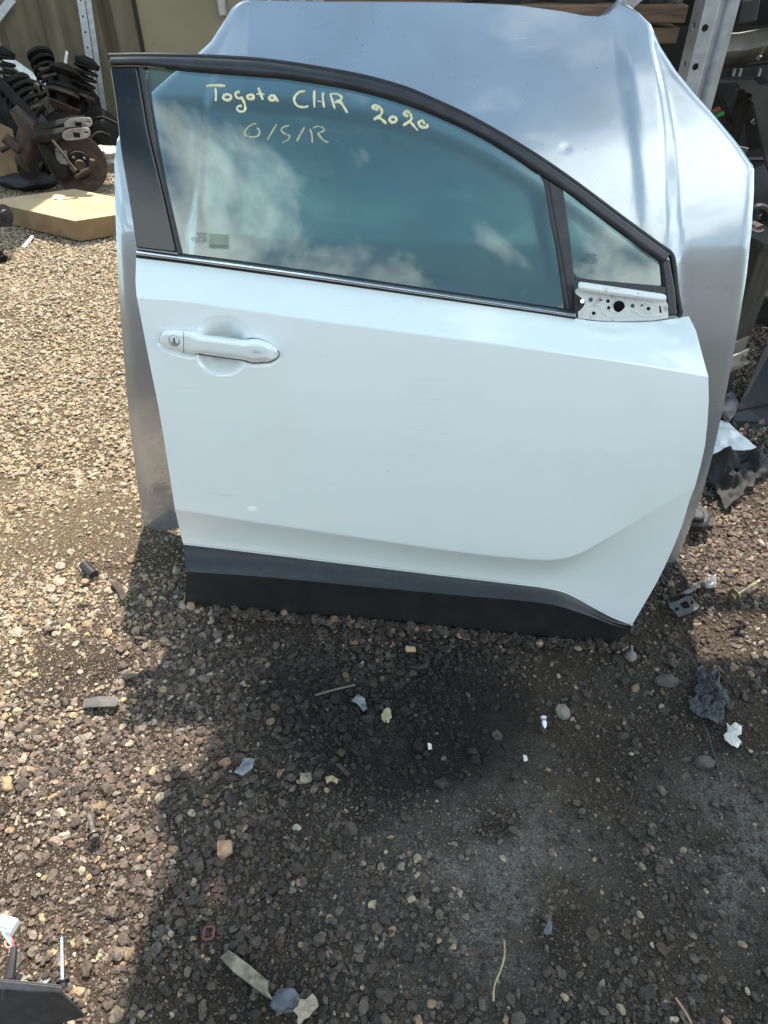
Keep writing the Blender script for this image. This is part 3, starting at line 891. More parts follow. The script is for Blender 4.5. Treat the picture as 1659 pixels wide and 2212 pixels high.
# one larger spill in front of the door
def blob(x, y, r0, r1):
    q = N.new('ShaderNodeVectorMath'); q.operation = 'DISTANCE'; q.inputs[1].default_value = (x, y, 0)
    L.new(S, q.inputs[0])
    r = N.new('ShaderNodeMapRange'); r.inputs['From Min'].default_value = r0; r.inputs['From Max'].default_value = r1; r.inputs['To Min'].default_value = 1; r.inputs['To Max'].default_value = 0
    L.new(q.outputs['Value'], r.inputs['Value'])
    return r.outputs[0]
bl1 = blob(0.14, 0.56, 0.05, 0.33); bl2 = blob(0.66, 0.56, 0.02, 0.24)
ad = N.new('ShaderNodeMath'); ad.operation = 'MAXIMUM'; L.new(bl1, ad.inputs[0]); L.new(bl2, ad.inputs[1])
spl, _ = nz(8, 12, 0.38, 0.56)
sm_ = N.new('ShaderNodeMath'); sm_.operation = 'MULTIPLY'; L.new(ad.outputs[0], sm_.inputs[0]); L.new(spl, sm_.inputs[1])
mxm = N.new('ShaderNodeMath'); mxm.operation = 'MAXIMUM'; L.new(dm.outputs[0], mxm.inputs[0]); L.new(sm_.outputs[0], mxm.inputs[1])
cfin0 = mixc(mxm.outputs[0], c2, c_dust)
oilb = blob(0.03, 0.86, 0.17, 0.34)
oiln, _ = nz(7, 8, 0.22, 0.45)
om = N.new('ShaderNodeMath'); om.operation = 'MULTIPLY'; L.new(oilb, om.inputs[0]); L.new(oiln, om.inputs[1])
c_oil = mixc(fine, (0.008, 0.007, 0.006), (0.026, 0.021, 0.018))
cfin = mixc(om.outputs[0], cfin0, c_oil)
L.new(cfin, b.inputs['Base Color'])
bpn = N.new('ShaderNodeBump'); bpn.inputs['Strength'].default_value = 1.0; bpn.inputs['Distance'].default_value = 0.007
L.new(finef, bpn.inputs['Height']); L.new(bpn.outputs[0], b.inputs['Normal'])
me.materials.append(gmat)
ground = bpy.data.objects.new('ground', me); COL.objects.link(ground)
tag(ground, 'stony dirt yard with pale dust patches and pebbles', kind='structure')

# ---- loose stones
def ico(sub):
    bm = bmesh.new(); bmesh.ops.create_icosphere(bm, subdivisions=sub, radius=1.0)
    v = np.array([q.co[:] for q in bm.verts]); f = np.array([[q.index for q in p.verts] for p in bm.faces]); bm.free()
    return v, f
def stone_templates(sub, n, rng):
    v, f = ico(sub)
    out = []
    for k in range(n):
        pl = rng.normal(size=(9, 3)); pl /= np.linalg.norm(pl, axis=1)[:, None]
        dd = rng.uniform(0.48, 0.9, 9)
        pr = v @ pl.T
        r = np.min(np.where(pr > 0.05, dd / np.maximum(pr, 0.05), 9), axis=1)
        r = np.minimum(r, 1.0)
        out.append(v * r[:, None] * np.array([1.0, rng.uniform(0.66, 0.95), rng.uniform(0.5, 0.75)]))
    return out, f
PAL_D = np.array([[.064, .048, .039], [.044, .034, .029], [.088, .069, .057], [.031, .025, .022], [.115, .092, .074], [.076, .051, .037], [.058, .040, .033]])
PAL_T = np.array([[.24, .164, .092], [.19, .127, .072], [.29, .210, .126], [.14, .096, .058], [.34, .265, .175], [.205, .127, .073], [.09, .065, .045]])
PAL_A = np.array([[.28, .18, .11], [.33, .26, .17], [.22, .13, .085], [.40, .37, .33], [.20, .16, .13], [.30, .21, .12]])
def soil_and_sun(x, y):                                                  # old oil spill darkens the stones before the sill; sunlight is put into the colour of lit areas
    q = lownoise(x, y, 14, 21) * 0.25
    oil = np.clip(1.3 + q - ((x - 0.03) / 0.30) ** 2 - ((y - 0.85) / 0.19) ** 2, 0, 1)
    dusty = np.maximum(np.clip((-x - 0.22) / 0.35, 0, 1), np.clip((x - 0.70) / 0.2, 0, 1) * np.clip((y - 0.9) / 0.15, 0, 1))  # painted sunlight: stones brightened on the lit left and the lit right patch
    pale = np.clip(1.15 - np.hypot((x - 0.15) / 0.20, (y - 0.57) / 0.15) + lownoise(x, y, 30, 33) * 0.35, 0, 1) * np.clip((0.72 - y) / 0.06, 0, 1)
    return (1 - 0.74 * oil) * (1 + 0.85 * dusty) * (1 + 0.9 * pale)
def lownoise(x, y, s, seed):
    r = np.random.default_rng(seed); o = np.zeros_like(x)
    for k in range(9):
        a = r.uniform(0, 6.28); fq = s * r.uniform(0.6, 2.2); ph = r.uniform(0, 6.28)
        o += np.sin((x * np.cos(a) + y * np.sin(a)) * fq + ph)
    return o / 3.0
def build_gravel(name, label, xy, size, sub, rng, tanmix, ntemp=16, lift=0.15, acc_p=0.03):
    T, f = stone_templates(sub, ntemp, rng)
    coll = bpy.data.collections.new(name + '_shapes')
    for k, t in enumerate(T):
        me = bpy.data.meshes.new('pebble_shape')
        me.from_pydata(t.tolist(), [], f.tolist())
        me.polygons.foreach_set('use_smooth', [sub > 1] * len(me.polygons))
        if sub > 1: me.set_sharp_from_angle(angle=R(32))
        me.materials.append(smat)
        coll.objects.link(bpy.data.objects.new('pebble_shape_%02d' % k, me))
    n = len(xy)
    hz = gh(xy[:, 0], xy[:, 1]) + size * (lift + rng.uniform(-0.25, 0.3, n))
    me = bpy.data.meshes.new(name)
    me.vertices.add(n)
    me.vertices.foreach_set('co', np.stack([xy[:, 0], xy[:, 1], hz], 1).astype(np.float32).ravel())
    tan = rng.uniform(size=n) < tanmix
    acc = rng.uniform(size=n) < acc_p
    colr = np.where(tan[:, None], PAL_T[rng.integers(0, len(PAL_T), n)], PAL_D[rng.integers(0, len(PAL_D), n)] * 0.86)
    colr = np.where(acc[:, None], PAL_A[rng.integers(0, len(PAL_A), n)], colr)
    colr = colr * rng.lognormal(0, 0.22, n)[:, None]
    dirt = np.array([.058, .042, .031]) * (1 - tanmix[:, None]) + np.array([.24, .185, .12]) * tanmix[:, None]
    colr = colr * 0.82 + dirt * 0.18                              # everything wears the yard's dust
    colr = np.minimum(colr * soil_and_sun(xy[:, 0], xy[:, 1])[:, None], np.array([.32, .265, .20]))
    me.attributes.new('stone', 'FLOAT_COLOR', 'POINT').data.foreach_set('color', np.concatenate([colr, np.ones((n, 1))], 1).astype(np.float32).ravel())
    me.attributes.new('size', 'FLOAT', 'POINT').data.foreach_set('value', size.astype(np.float32))
    me.attributes.new('turn', 'FLOAT_VECTOR', 'POINT').data.foreach_set('vector', np.stack([rng.normal(0, 0.32, n), rng.normal(0, 0.32, n), rng.uniform(0, 6.283, n)], 1).astype(np.float32).ravel())
    me.attributes.new('shape', 'INT', 'POINT').data.foreach_set('value', rng.integers(0, ntemp, n).astype(np.int32))
    me.update()
    o = bpy.data.objects.new(name, me); COL.objects.link(o)
    ng = bpy.data.node_groups.new(name + '_scatter', 'GeometryNodeTree')
    ng.interface.new_socket('Geometry', in_out='INPUT', socket_type='NodeSocketGeometry')
    ng.interface.new_socket('Geometry', in_out='OUTPUT', socket_type='NodeSocketGeometry')
    gn, gl = ng.nodes, ng.links
    gi, go = gn.new('NodeGroupInput'), gn.new('NodeGroupOutput')
    ip = gn.new('GeometryNodeInstanceOnPoints')
    ci = gn.new('GeometryNodeCollectionInfo'); ci.inputs['Collection'].default_value = coll
    ci.inputs['Separate Children'].default_value = True; ci.inputs['Reset Children'].default_value = True
    def attr(nm, dt):
        q = gn.new('GeometryNodeInputNamedAttribute'); q.data_type = dt; q.inputs['Name'].default_value = nm
        return q.outputs['Attribute']
    gl.new(gi.outputs[0], ip.inputs['Points']); gl.new(ci.outputs[0], ip.inputs['Instance'])
    ip.inputs['Pick Instance'].default_value = True
    gl.new(attr('shape', 'INT'), ip.inputs['Instance Index'])
    gl.new(attr('turn', 'FLOAT_VECTOR'), ip.inputs['Rotation'])
    gl.new(attr('size', 'FLOAT'), ip.inputs['Scale'])
    gl.new(ip.outputs[0], go.inputs[0])
    md = o.modifiers.new('scatter', 'NODES'); md.node_group = ng
    return tag(o, label, 'gravel', kind='stuff')
smat = bpy.data.materials.new('pebble'); smat.use_nodes = True
N, L = smat.node_tree.nodes, smat.node_tree.links
b = N['Principled BSDF']; b.inputs['Roughness'].default_value = 0.75; b.inputs['Specular IOR Level'].default_value = 0.35
ca_ = N.new('ShaderNodeAttribute'); ca_.attribute_type = 'INSTANCER'; ca_.attribute_name = 'stone'
tc = N.new('ShaderNodeTexCoord'); S = tc.outputs['Object']
q = N.new('ShaderNodeTexNoise'); q.inputs['Scale'].default_value = 1.6; q.inputs['Detail'].default_value = 7; L.new(S, q.inputs['Vector'])
r_ = N.new('ShaderNodeMapRange'); r_.inputs['From Min'].default_value = 0.3; r_.inputs['From Max'].default_value = 0.75; r_.inputs['To Min'].default_value = 0.65; r_.inputs['To Max'].default_value = 1.6
L.new(q.outputs['Fac'], r_.inputs['Value'])
mu = N.new('ShaderNodeVectorMath'); mu.operation = 'SCALE'; L.new(ca_.outputs['Color'], mu.inputs[0]); L.new(r_.outputs[0], mu.inputs['Scale'])
L.new(mu.outputs[0], b.inputs['Base Color'])
bpn = N.new('ShaderNodeBump'); bpn.inputs['Strength'].default_value = 0.35; bpn.inputs['Distance'].default_value = 0.5
L.new(q.outputs['Fac'], bpn.inputs['Height']); L.new(bpn.outputs[0], b.inputs['Normal'])

def lownoise(x, y, s, seed):
    r = np.random.default_rng(seed); o = np.zeros_like(x)
    for k in range(9):
        a = r.uniform(0, 6.28); fq = s * r.uniform(0.6, 2.2); ph = r.uniform(0, 6.28)
        o += np.sin((x * np.cos(a) + y * np.sin(a)) * fq + ph)
    return o / 3.0
def field(n, y0, y1, x0, x1, rng, margin=0.75, cover=None):
    x = rng.uniform(x0, x1, n); y = rng.uniform(y0, y1, n)
    half = 0.541 * (0.755 * y + 0.853) + margin
    k = (np.abs(x) < half) & ((np.abs(x) < half - margin + 0.25) | (rng.uniform(size=n) < 0.5))
    k &= ~((x > -0.42) & (x < 0.62) & (y > 1.42))                 # under the panels and rack
    if cover is not None:
        k &= rng.uniform(size=n) < cover(x, y)
    return np.stack([x[k], y[k]], 1)
def stony(x, y):                                                 # bare trodden dirt between stonier drifts
    s = 0.66 + 0.45 * lownoise(x, y, 8, 5)
    for (cx, cy, r0) in ((0.15, 0.57, 0.24), (0.40, 0.82, 0.26), (0.75, 0.62, 0.2), (-0.75, 1.35, 0.22)):
        s = s - 0.62 * np.exp(-((x - cx) ** 2 + (y - cy) ** 2) / r0 ** 2)
    s = s + 0.5 * np.exp(-((x + 0.35) ** 2 + (y - 0.85) ** 2) / 0.35 ** 2)
    return np.clip(s, 0.16, 1.0)
def tan_of(xy):
    q = xy[:, 1] - 0.9 * xy[:, 0]
    left = np.clip((-xy[:, 0] - 0.30) / 0.5, 0, 1) * 0.30
    return np.clip((q - 1.4) / 0.8, 0, 1) * 0.92 * (xy[:, 0] < 0.4) + left * 0.65 + 0.03
rg = np.random.default_rng(3)
A = field(150000, 0.0, 1.65, -1.85, 1.90, rg, cover=stony)
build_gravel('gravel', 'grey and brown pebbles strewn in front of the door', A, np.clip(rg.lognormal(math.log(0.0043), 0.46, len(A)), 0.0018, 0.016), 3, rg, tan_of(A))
t_ = rg.uniform(0, 1, 1800)
e0, e1 = gp(392, 1312), gp(1345, 1392)
A = np.stack([e0.x + (e1.x - e0.x) * t_, e0.y + (e1.y - e0.y) * t_ - np.abs(rg.normal(0, 0.010, 1800)) + 0.004], 1)
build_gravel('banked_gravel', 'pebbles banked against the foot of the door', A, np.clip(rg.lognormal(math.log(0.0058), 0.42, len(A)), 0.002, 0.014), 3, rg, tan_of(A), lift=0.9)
A = field(430000, 0.0, 1.65, -1.85, 1.90, rg, cover=lambda x, y: np.clip(stony(x, y) + 0.7, 0, 1))
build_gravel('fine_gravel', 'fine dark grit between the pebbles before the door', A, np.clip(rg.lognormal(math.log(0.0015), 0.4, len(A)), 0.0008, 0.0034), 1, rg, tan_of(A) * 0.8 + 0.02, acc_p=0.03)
A = field(330000, 1.65, 5.6, -4.3, 2.9, rg, margin=1.0)
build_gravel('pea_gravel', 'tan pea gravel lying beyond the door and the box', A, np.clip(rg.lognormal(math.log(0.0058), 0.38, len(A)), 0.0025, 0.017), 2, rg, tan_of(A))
# ================================================================== rack, container, parts behind
M['galv'] = pmat('galvanised_steel', (0.42, 0.44, 0.46), rough=0.42, metal=0.7, col2=(0.56, 0.58, 0.60), vs=38, lo=0.35, hi=0.7, bump=0.05, bs=300)
M['timber'] = pmat('old_timber', (0.20, 0.12, 0.07), rough=0.8, col2=(0.10, 0.06, 0.04), vs=9, stretch=(1, 12, 12), bump=0.4, bs=60)
M['timber_dark'] = pmat('oily_timber', (0.045, 0.038, 0.03), rough=0.8, col2=(0.02, 0.017, 0.014), vs=9, stretch=(12, 12, 1), bump=0.4, bs=60)
M['ply'] = pmat('plywood', (0.25, 0.18, 0.11), rough=0.8, col2=(0.15, 0.11, 0.07), vs=4)
M['card'] = pmat('cardboard', (0.44, 0.315, 0.18), rough=0.85, col2=(0.38, 0.265, 0.145), vs=7, bump=0.1, bs=300)
M['cardedge'] = pmat('cardboard_dark', (0.24, 0.155, 0.08), rough=0.85, col2=(0.17, 0.11, 0.055), vs=9)  # darker cardboard for the box sides and the propped sheet
M['blackplas'] = pmat('black_plastic', (0.012, 0.012, 0.013), rough=0.45, col2=(0.03, 0.029, 0.028), vs=14, lo=0.5, hi=0.8, bump=0.1, bs=700)
M['oily'] = pmat('oily_iron', (0.010, 0.0085, 0.0075), rough=0.75, spec=0.25, metal=0.1, col2=(0.032, 0.022, 0.015), vs=22, lo=0.5, hi=0.75, bump=0.25, bs=150)
M['rusty'] = pmat('rusty_iron', (0.030, 0.019, 0.014), rough=0.7, metal=0.2, col2=(0.065, 0.040, 0.027), vs=30, bump=0.3, bs=160)
M['steel'] = pmat('bare_steel', (0.45, 0.44, 0.42), rough=0.3, metal=1.0, col2=(0.25, 0.23, 0.21), vs=40)
M['alu'] = pmat('dull_aluminium', (0.36, 0.35, 0.33), rough=0.5, metal=0.6, col2=(0.22, 0.20, 0.18), vs=30)
M['tanplas'] = pmat('dusty_bumper', (0.15, 0.13, 0.10), rough=0.6, col2=(0.09, 0.075, 0.06), vs=8, stretch=(3, 1, 1))
M['whiteplas'] = pmat('white_plastic', (0.72, 0.73, 0.74), rough=0.4, col2=(0.5, 0.49, 0.46), vs=22, lo=0.6, hi=0.8)
M['greyplate'] = pmat('scuffed_grey', (0.24, 0.23, 0.23), rough=0.6, col2=(0.07, 0.06, 0.055), vs=16, stretch=(1, 1, 4))

# ---- storage rack
def upright_mesh():
    x0, x1, yf, yb = 0.0, 0.080, 0.0, 0.068
    parts = {}
    H0, H1, pitch = 0.0, 3.15, 0.078
    zs = [0.05 + k * pitch for k in range(int((H1 - 0.1) / pitch))]
    m = MB()
    def tile(fn, a0, a1, ca, z, r, th):                            # one pitch of perforated plate
        n = 16
        ring_i, ring_o = [], []
        for k in range(n):
            t = 2 * math.pi * (k + 0.5) / n
            c_, s_ = math.cos(t), math.sin(t)
            ring_i.append(fn(ca + r * c_, z + r * s_))
            k1 = (a1 - ca) / c_ if c_ > 1e-6 else ((a0 - ca) / c_ if c_ < -1e-6 else 9)
            k2 = (pitch / 2) / abs(s_) if abs(s_) > 1e-6 else 9
            q = min(k1, k2)
            ring_o.append(fn(ca + q * c_, z + q * s_))
        cor = [fn(a1, z + pitch / 2), fn(a0, z + pitch / 2), fn(a0, z - pitch / 2), fn(a1, z - pitch / 2)]
        vs = ring_i + ring_o + cor
        fs = [(k, (k + 1) % n, n + (k + 1) % n, n + k) for k in range(n)]
        for ci in range(4):                                       # corner fill: find the edge of the outer ring that turns the corner
            best = min(range(n), key=lambda k: (ring_o[k] - cor[ci]).length + (ring_o[(k + 1) % n] - cor[ci]).length)
            fs.append((n + best, n + (best + 1) % n, 2 * n + ci))
        N_ = len(vs)
        m.add(vs + [p + th for p in vs], fs + [tuple(N_ + i for i in reversed(f)) for f in fs] + [(k, (k + 1) % n, N_ + (k + 1) % n, N_ + k) for k in range(n)])
    for z in zs:
        tile(lambda a, z_: Vector((x0, a, z_)), yf, yb, 0.036, z, 0.0078, Vector((0.002, 0, 0)))
        tile(lambda a, z_: Vector((x0 + a, yf, z_)), 0.0003, 0.032, 0.0145, z, 0.0078, Vector((0, 0.002, 0)))
    # folded groove and second flange
    prof = [(0.032, 0), (0.037, 0.003), (0.042, 0.014), (0.050, 0.014), (0.055, 0.003), (0.060, 0), (0.080, 0), (0.0805, 0.012)]
    G = [[Vector((x, y, z)) for x, y in prof] for z in (H0, H1)]
    m.slab(G, lambda p: p + Vector((0, 0.002, 0)))
    return m
RX, RY = 0.738, 2.0
rack = thing('storage_rack', 'tall galvanised storage rack with timber shelves behind the bonnet', 'rack', Vector((0.3, 2.4, 0)))
um = upright_mesh()
first = None
for (x, y, rz) in [(RX, RY, 0), (-0.22, RY + 0.02, 0), (-0.22, 2.84, 0), (2.05, RY, 0), (2.05, 2.84, 0)]:
    if first is None:
        m = MB(); m.add([p + Vector((x, y, 0)) for p in um.v], um.f)
        first = m.build('upright', M['galv'], rack, smooth=True, angle=25)
        base = Vector((x, y, 0))
    else:
        o = first.copy(); COL.objects.link(o); o.parent = rack
        o.location = Vector((x, y, 0)) - base
def rpart(name, mat, fn, bevel=0.0):
    m = MB(); fn(m); return m.build(name, mat, rack, bevel=bevel, smooth=False)
rpart('brace', M['galv'], lambda m: m.bar((0.36, 2.05, 0.93), (0.80, 2.05, 1.30), 0.03, 0.035, (0, 1, 0)))
rpart('brace', M['galv'], lambda m: m.bar((-0.18, 2.88, 0.2), (0.72, 2.88, 1.4), 0.03, 0.035, (0, 1, 0)))
rpart('shelf_plank', M['timber'], lambda m: m.box((0.24, 2.13, 1.082), (0.985, 0.09, 0.036)), 0.003)
rpart('shelf_plank', M['timber'], lambda m: m.box((0.55, 2.14, 1.036), (0.36, 0.07, 0.034)), 0.003)
rpart('shelf_plank', M['timber'], lambda m: m.box((0.24, 2.33, 1.082), (0.985, 0.14, 0.036)), 0.003)
rpart('deck_board', M['ply'], lambda m: m.box((0.262, 2.40, 1.61), (1.09, 0.86, 0.022)), 0.003)  # unseen decks, sized and placed for the shade they throw
rpart('deck_board', M['ply'], lambda m: m.box((0.353, 2.40, 3.02), (0.906, 0.86, 0.022)), 0.003)
rpart('deck_board', M['ply'], lambda m: m.box((1.46, 2.345, 3.02), (1.30, 0.75, 0.022)), 0.003)
for z_ in (1.57, 2.985):
    for y_ in (2.015, 2.86):
        rpart('beam', M['galv'], lambda m: m.box((0.26, y_, z_), (0.92, 0.035, 0.05)), 0.002)
for y_ in (2.015, 2.86):
    rpart('beam', M['galv'], lambda m: m.box((1.435, y_, 2.985), (1.2, 0.035, 0.05)), 0.002)
rpart('nut', M['steel'], lambda m: m.lathe([(0.012, 0), (0.012, 0.01), (0.007, 0.011), (0.007, 0.02)], 6, (0.715, 2.12, 1.10), (0.2, 0, 1)))

def boxthing(name, label, cat, c, s, mat, rz=0.0, group=None):
    m = MB(); m.box(c, s, Matrix.Rotation(rz, 3, 'Z'))
    o = m.build(name, mat, None, smooth=False, bevel=0.004)
    return tag(o, label, cat, group)
# unseen goods added above the frame to shape the yard's shade
def bumper_cover(label, c, length, height, mat, rz=0.0, bow=0.16):
    e = thing('bumper_cover', label, 'bumper', Vector(c))
    rot = Matrix.Rotation(rz, 3, 'Z')
    n, k = 26, 8
    G = []
    for i in range(n + 1):
        s = i / n * 2 - 1
        row = []
        for j in range(k + 1):
            q = j / k
            row.append(Vector(c) + rot @ Vector((s * length / 2, bow * (abs(s) ** 3) - 0.05 * math.sin(q * math.pi), q * height * (1 - 0.15 * s * s))))
        G.append(row)
    m = MB(); m.slab(G, lambda p: p + rot @ Vector((0, 0.006, 0))); m.build('skin', mat, e)
    m = MB(); m.tube([Vector(c) + rot @ Vector((s * length * 0.44, bow * abs(s) ** 3 * 0.7 - 0.035, height * 0.5)) for s in np.linspace(-1, 1, 15)], 0.018, 8); m.build('grille_bar', M['blackplas'], e)
    return e
bumper_cover('unseen black bumper cover added on the upper rack deck for its shadow', (0.22, 2.25, 1.63), 1.32, 0.33, M['blackplas'], 0.06)
bumper_cover('unseen grey bumper cover added on top of the rack for its shadow', (0.36, 2.3, 3.04), 1.22, 0.26, M['tanplas'], -0.05)
boxthing('shade_box', 'unseen small box added over the left end of the rack top for its shadow', 'box', (-0.04, 2.12, 3.13), (0.34, 0.2, 0.2), M['card'], 0.06)
m = MB(); m.tube([Vector((-0.36, 2.64, 3.08)), Vector((0.7, 2.7, 3.08))], 0.045, 14)
tag(m.build('shade_pipe', M['rusty'], None), 'unseen rusty pipe added across the rack top for its shadow', 'pipe')
boxthing('shade_box', 'unseen large box added on the rack deck above the bonnet for shade', 'box', (0.35, 2.62, 1.80), (0.6, 0.4, 0.35), M['card'], 0.1)
# dark part on the visible shelf
e = thing('headlamp_unit', 'dark plastic headlamp housing lying on the timber shelf', 'headlamp', Vector((0.52, 2.16, 1.10)))
m = MB()
G = [[Vector((0.2 + 0.52 * i / 20, 2.13 + 0.16 * j / 6 + 0.02 * math.sin(i), 1.102 + 0.075 * math.sin(math.pi * (0.12 + 0.76 * j / 6)) * (0.8 + 0.2 * math.sin(i * 0.4)))) for j in range(7)] for i in range(21)]
m.slab(G, lambda p: Vector((p.x, p.y, 1.1012))); m.build('housing', M['blackplas'], e)
m = MB(); m.tube([Vector((0.22 + 0.5 * i / 12, 2.128, 1.128 + 0.004 * math.sin(i))) for i in range(13)], 0.010, 8); m.build('lens_rim', pmat('lens_blue', (0.10, 0.12, 0.15), 0.2, coat=0.5, col2=(0.07, 0.08, 0.1)), e)

# ---- container wall behind
WY = 5.7
M['cont'] = pmat('container_paint', (0.155, 0.125, 0.078), rough=0.75, col2=(0.085, 0.068, 0.042), vs=3.2, stretch=(3, 1, 0.6), col3=(0.075, 0.07, 0.03), vs3=2.0, lo3=0.55, hi3=0.75, bump=0.15, bs=60)
M['contdoor'] = pmat('container_door_paint', (0.24, 0.20, 0.13), rough=0.7, col2=(0.20, 0.165, 0.105), vs=2.5, col3=(0.15, 0.075, 0.035), vs3=10, lo3=0.70, hi3=0.8, bump=0.08, bs=40)
cont = thing('shipping_container', 'weathered brown shipping container with corrugated wall behind the scrap', 'container', Vector((-3.8, WY + 1.2, 0)))
prof = []
x = -6.04
while x < -1.80:
    prof += [(x, 0), (x + 0.10, 0), (x + 0.135, 0.05), (x + 0.235, 0.05), (x + 0.27, 0)]
    x += 0.27
G = [[Vector((a, WY + b_, z)) for a, b_ in prof] for z in (0.16, 2.95)]
m = MB(); m.slab(G, lambda p: p + Vector((0, 0.03, 0))); m.build('corrugated_panel', M['cont'], cont, smooth=False)
m = MB(); m.box((-1.71, WY - 0.01, 1.55), (0.13, 0.12, 3.1)); m.build('corner_post', M['cont'], cont, smooth=False, bevel=0.006)
m = MB(); m.box((-3.9, WY + 0.05, 0.08), (4.24, 0.16, 0.16)); m.build('bottom_rail', M['cont'], cont, smooth=False)
m = MB(); m.box((-3.9, WY + 1.25, 3.06), (4.5, 2.6, 0.10)); m.build('roof', M['cont'], cont, smooth=False)
m = MB(); m.box((-3.9, WY + 2.45, 1.5), (4.24, 0.05, 3.0)); m.build('rear_wall', M['cont'], cont, smooth=False)
boxthing('shade_crate', 'unseen crate added on the container roof for its shade', 'crate', (-2.5, WY + 0.45, 3.53), (1.88, 0.9, 0.82), M['ply'])  # out of view, added to throw shade over the box and scrap
cont_end = thing('container_end', 'beige container end with double doors behind the bonnet, built low to let sun past', 'container', Vector((0.6, WY + 0.8, 0)))  # container end doors, kept low so sun passes over to the gravel
m = MB(); m.box((-1.20, WY + 0.0, 0.88), (0.84, 0.05, 1.5)); d1 = m.build('door', M['contdoor'], cont_end, smooth=False, bevel=0.006)
m = MB(); m.box((-0.32, WY + 0.0, 0.88), (0.84, 0.05, 1.5)); d2 = m.build('door', M['contdoor'], cont_end, smooth=False, bevel=0.006)
m = MB(); m.tube([Vector((-1.63, WY - 0.035, 0.15)), Vector((-1.63, WY - 0.035, 1.6))], 0.008, 8); m.build('gasket', M['rubber'], d1)
m = MB(); m.tube([Vector((-0.765, WY - 0.035, 0.15)), Vector((-0.765, WY - 0.035, 1.6))], 0.010, 8); m.build('gasket', pmat('rust_streak', (0.12, 0.05, 0.025), 0.9, col2=(0.2, 0.1, 0.05)), d1)
hp = yp(478, 8, WY - 0.05)
m = MB(); m.box(hp + Vector((0, 0, 0.05)), (0.055, 0.03, 0.24)); m.build('handle', M['galv'], d1, bevel=0.012)
m = MB(); m.box((2.19, WY + 0.02, 0.88), (4.16, 0.06, 1.5)); m.build('wall_panel', M['cont'], cont_end, smooth=False)
m = MB(); m.box((1.35, WY + 0.05, 0.06), (5.9, 0.14, 0.12)); m.build('bottom_rail', M['cont'], cont_end, smooth=False)
m = MB(); m.box((1.35, WY + 0.85, 1.68), (5.95, 1.8, 0.08)); m.build('roof', M['cont'], cont_end, smooth=False)

# perforated strip and brace bars against the wall
a, b = yp(176, -20, WY - 0.10), yp(221, 286, WY - 0.16)
d = (b - a).normalized(); xx = Vector((1, 0.15, 0)).normalized(); nn = xx.cross(d).normalized()
m = MB(); L_ = (b - a).length
hl = []
k = 0.05
while k < L_ - 0.03:
    c_ = a + d * k - xx * 0.014
    hl.append([c_ + (xx * math.cos(t) + d * math.sin(t)) * 0.007 for t in np.linspace(0, 2 * math.pi, 9)[:-1]]); k += 0.085
m.holed([a - xx * 0.036, a + xx * 0.010, b + xx * 0.010, b - xx * 0.036], hl, lambda p: p + nn * 0.003)
m.bar(a + xx * 0.030 + nn * 0.02, b + xx * 0.030 + nn * 0.02, 0.034, 0.012, nn)
tag(m.build('perforated_strip', M['galv'], None, smooth=False), 'tall perforated galvanised strip leaning on the container wall', 'strip')
def leanbar(u0, v0, u1, v1, y0, y1, w, label):
    m = MB(); m.bar(yp(u0, v0, y0), yp(u1, v1, y1), w, 0.012, (0, 1, 0)); tag(m.build('metal_bar', M['galv'], None, smooth=False, bevel=0.002), label, 'bar', 'flat bars by the container')
leanbar(-150, 10, 209, 262, 5.64, 5.25, 0.05, 'long flat metal bar slanting behind the spring struts')
leanbar(-204, 290, 28, -4, 5.5, 5.66, 0.05, 'steep flat metal bar at the top left corner')

# ---- suspension scrap pile
def strut(label, top, bot, rs, rod=True, coils=5, mat='oily', springmat='oily', group='spring struts in the scrap pile', s0=0.12, s1=0.62, body=0.5):
    e = thing('spring_strut', label, 'strut', bot, group)
    ax = (bot - top); Ln = ax.length; ax.normalize()
    m = MB(); m.lathe([(0.0, -0.012), (rs * 0.45, -0.012), (rs * 0.75, 0.0), (rs * 1.15, 0.012), (rs * 1.15, 0.03), (rs * 0.5, 0.05)], 18, top + ax * 0.03, -ax if False else ax); m.build('top_mount', M[mat], e)
    if rod:
        m = MB(); m.tube([top - ax * 0.05, top + ax * (Ln * body)], rs * 0.16, 8); m.build('rod', M['steel'], e)
    m = MB(); m.lathe([(rs * 0.42, 0), (rs * 0.42, Ln * (1 - body)), (rs * 0.3, Ln * (1 - body) + 0.01)], 14, top + ax * Ln * body, ax); m.build('damper_body', M[mat], e)
    m = MB(); m.lathe([(rs * 0.3, 0), (rs * 1.2, 0.0), (rs * 1.25, 0.018), (rs * 0.4, 0.02)], 18, top + ax * Ln * s1, ax); m.build('spring_seat', M['rusty'], e)
    p_ = ax.orthogonal().normalized(); q_ = ax.cross(p_)
    n = coils * 14
    pts = [top + ax * (Ln * (s0 + (s1 - s0) * i / n)) + (p_ * math.cos(2 * math.pi * i / 14) + q_ * math.sin(2 * math.pi * i / 14)) * rs for i in range(n + 1)]
    m = MB(); m.tube(pts, rs * 0.15, 6); m.build('coil_spring', M[springmat], e)
    m = MB(); m.box(bot - ax * 0.06, (rs * 0.9, rs * 0.5, 0.12)); m.build('clevis', M[mat], e, bevel=0.004)
    return e
strut('black spring strut leaning left, its round mount highest', yp(80, 102, 5.0), yp(142, 262, 4.75), 0.065, rod=False)
strut('rusty strut with a bare rod standing upright in the pile', yp(143, 132, 4.85), yp(128, 275, 4.7), 0.075, s0=0.35, s1=0.45, coils=2, body=0.2)
strut('small coil strut tilted right against the perforated strip', yp(192, 116, 5.0), yp(168, 250, 4.9), 0.062, rod=False, coils=5)
strut('open coil strut lying low at the left edge of the pile', yp(20, 168, 4.6), yp(92, 272, 4.5), 0.085, rod=False, coils=5, s0=0.05, s1=0.75)
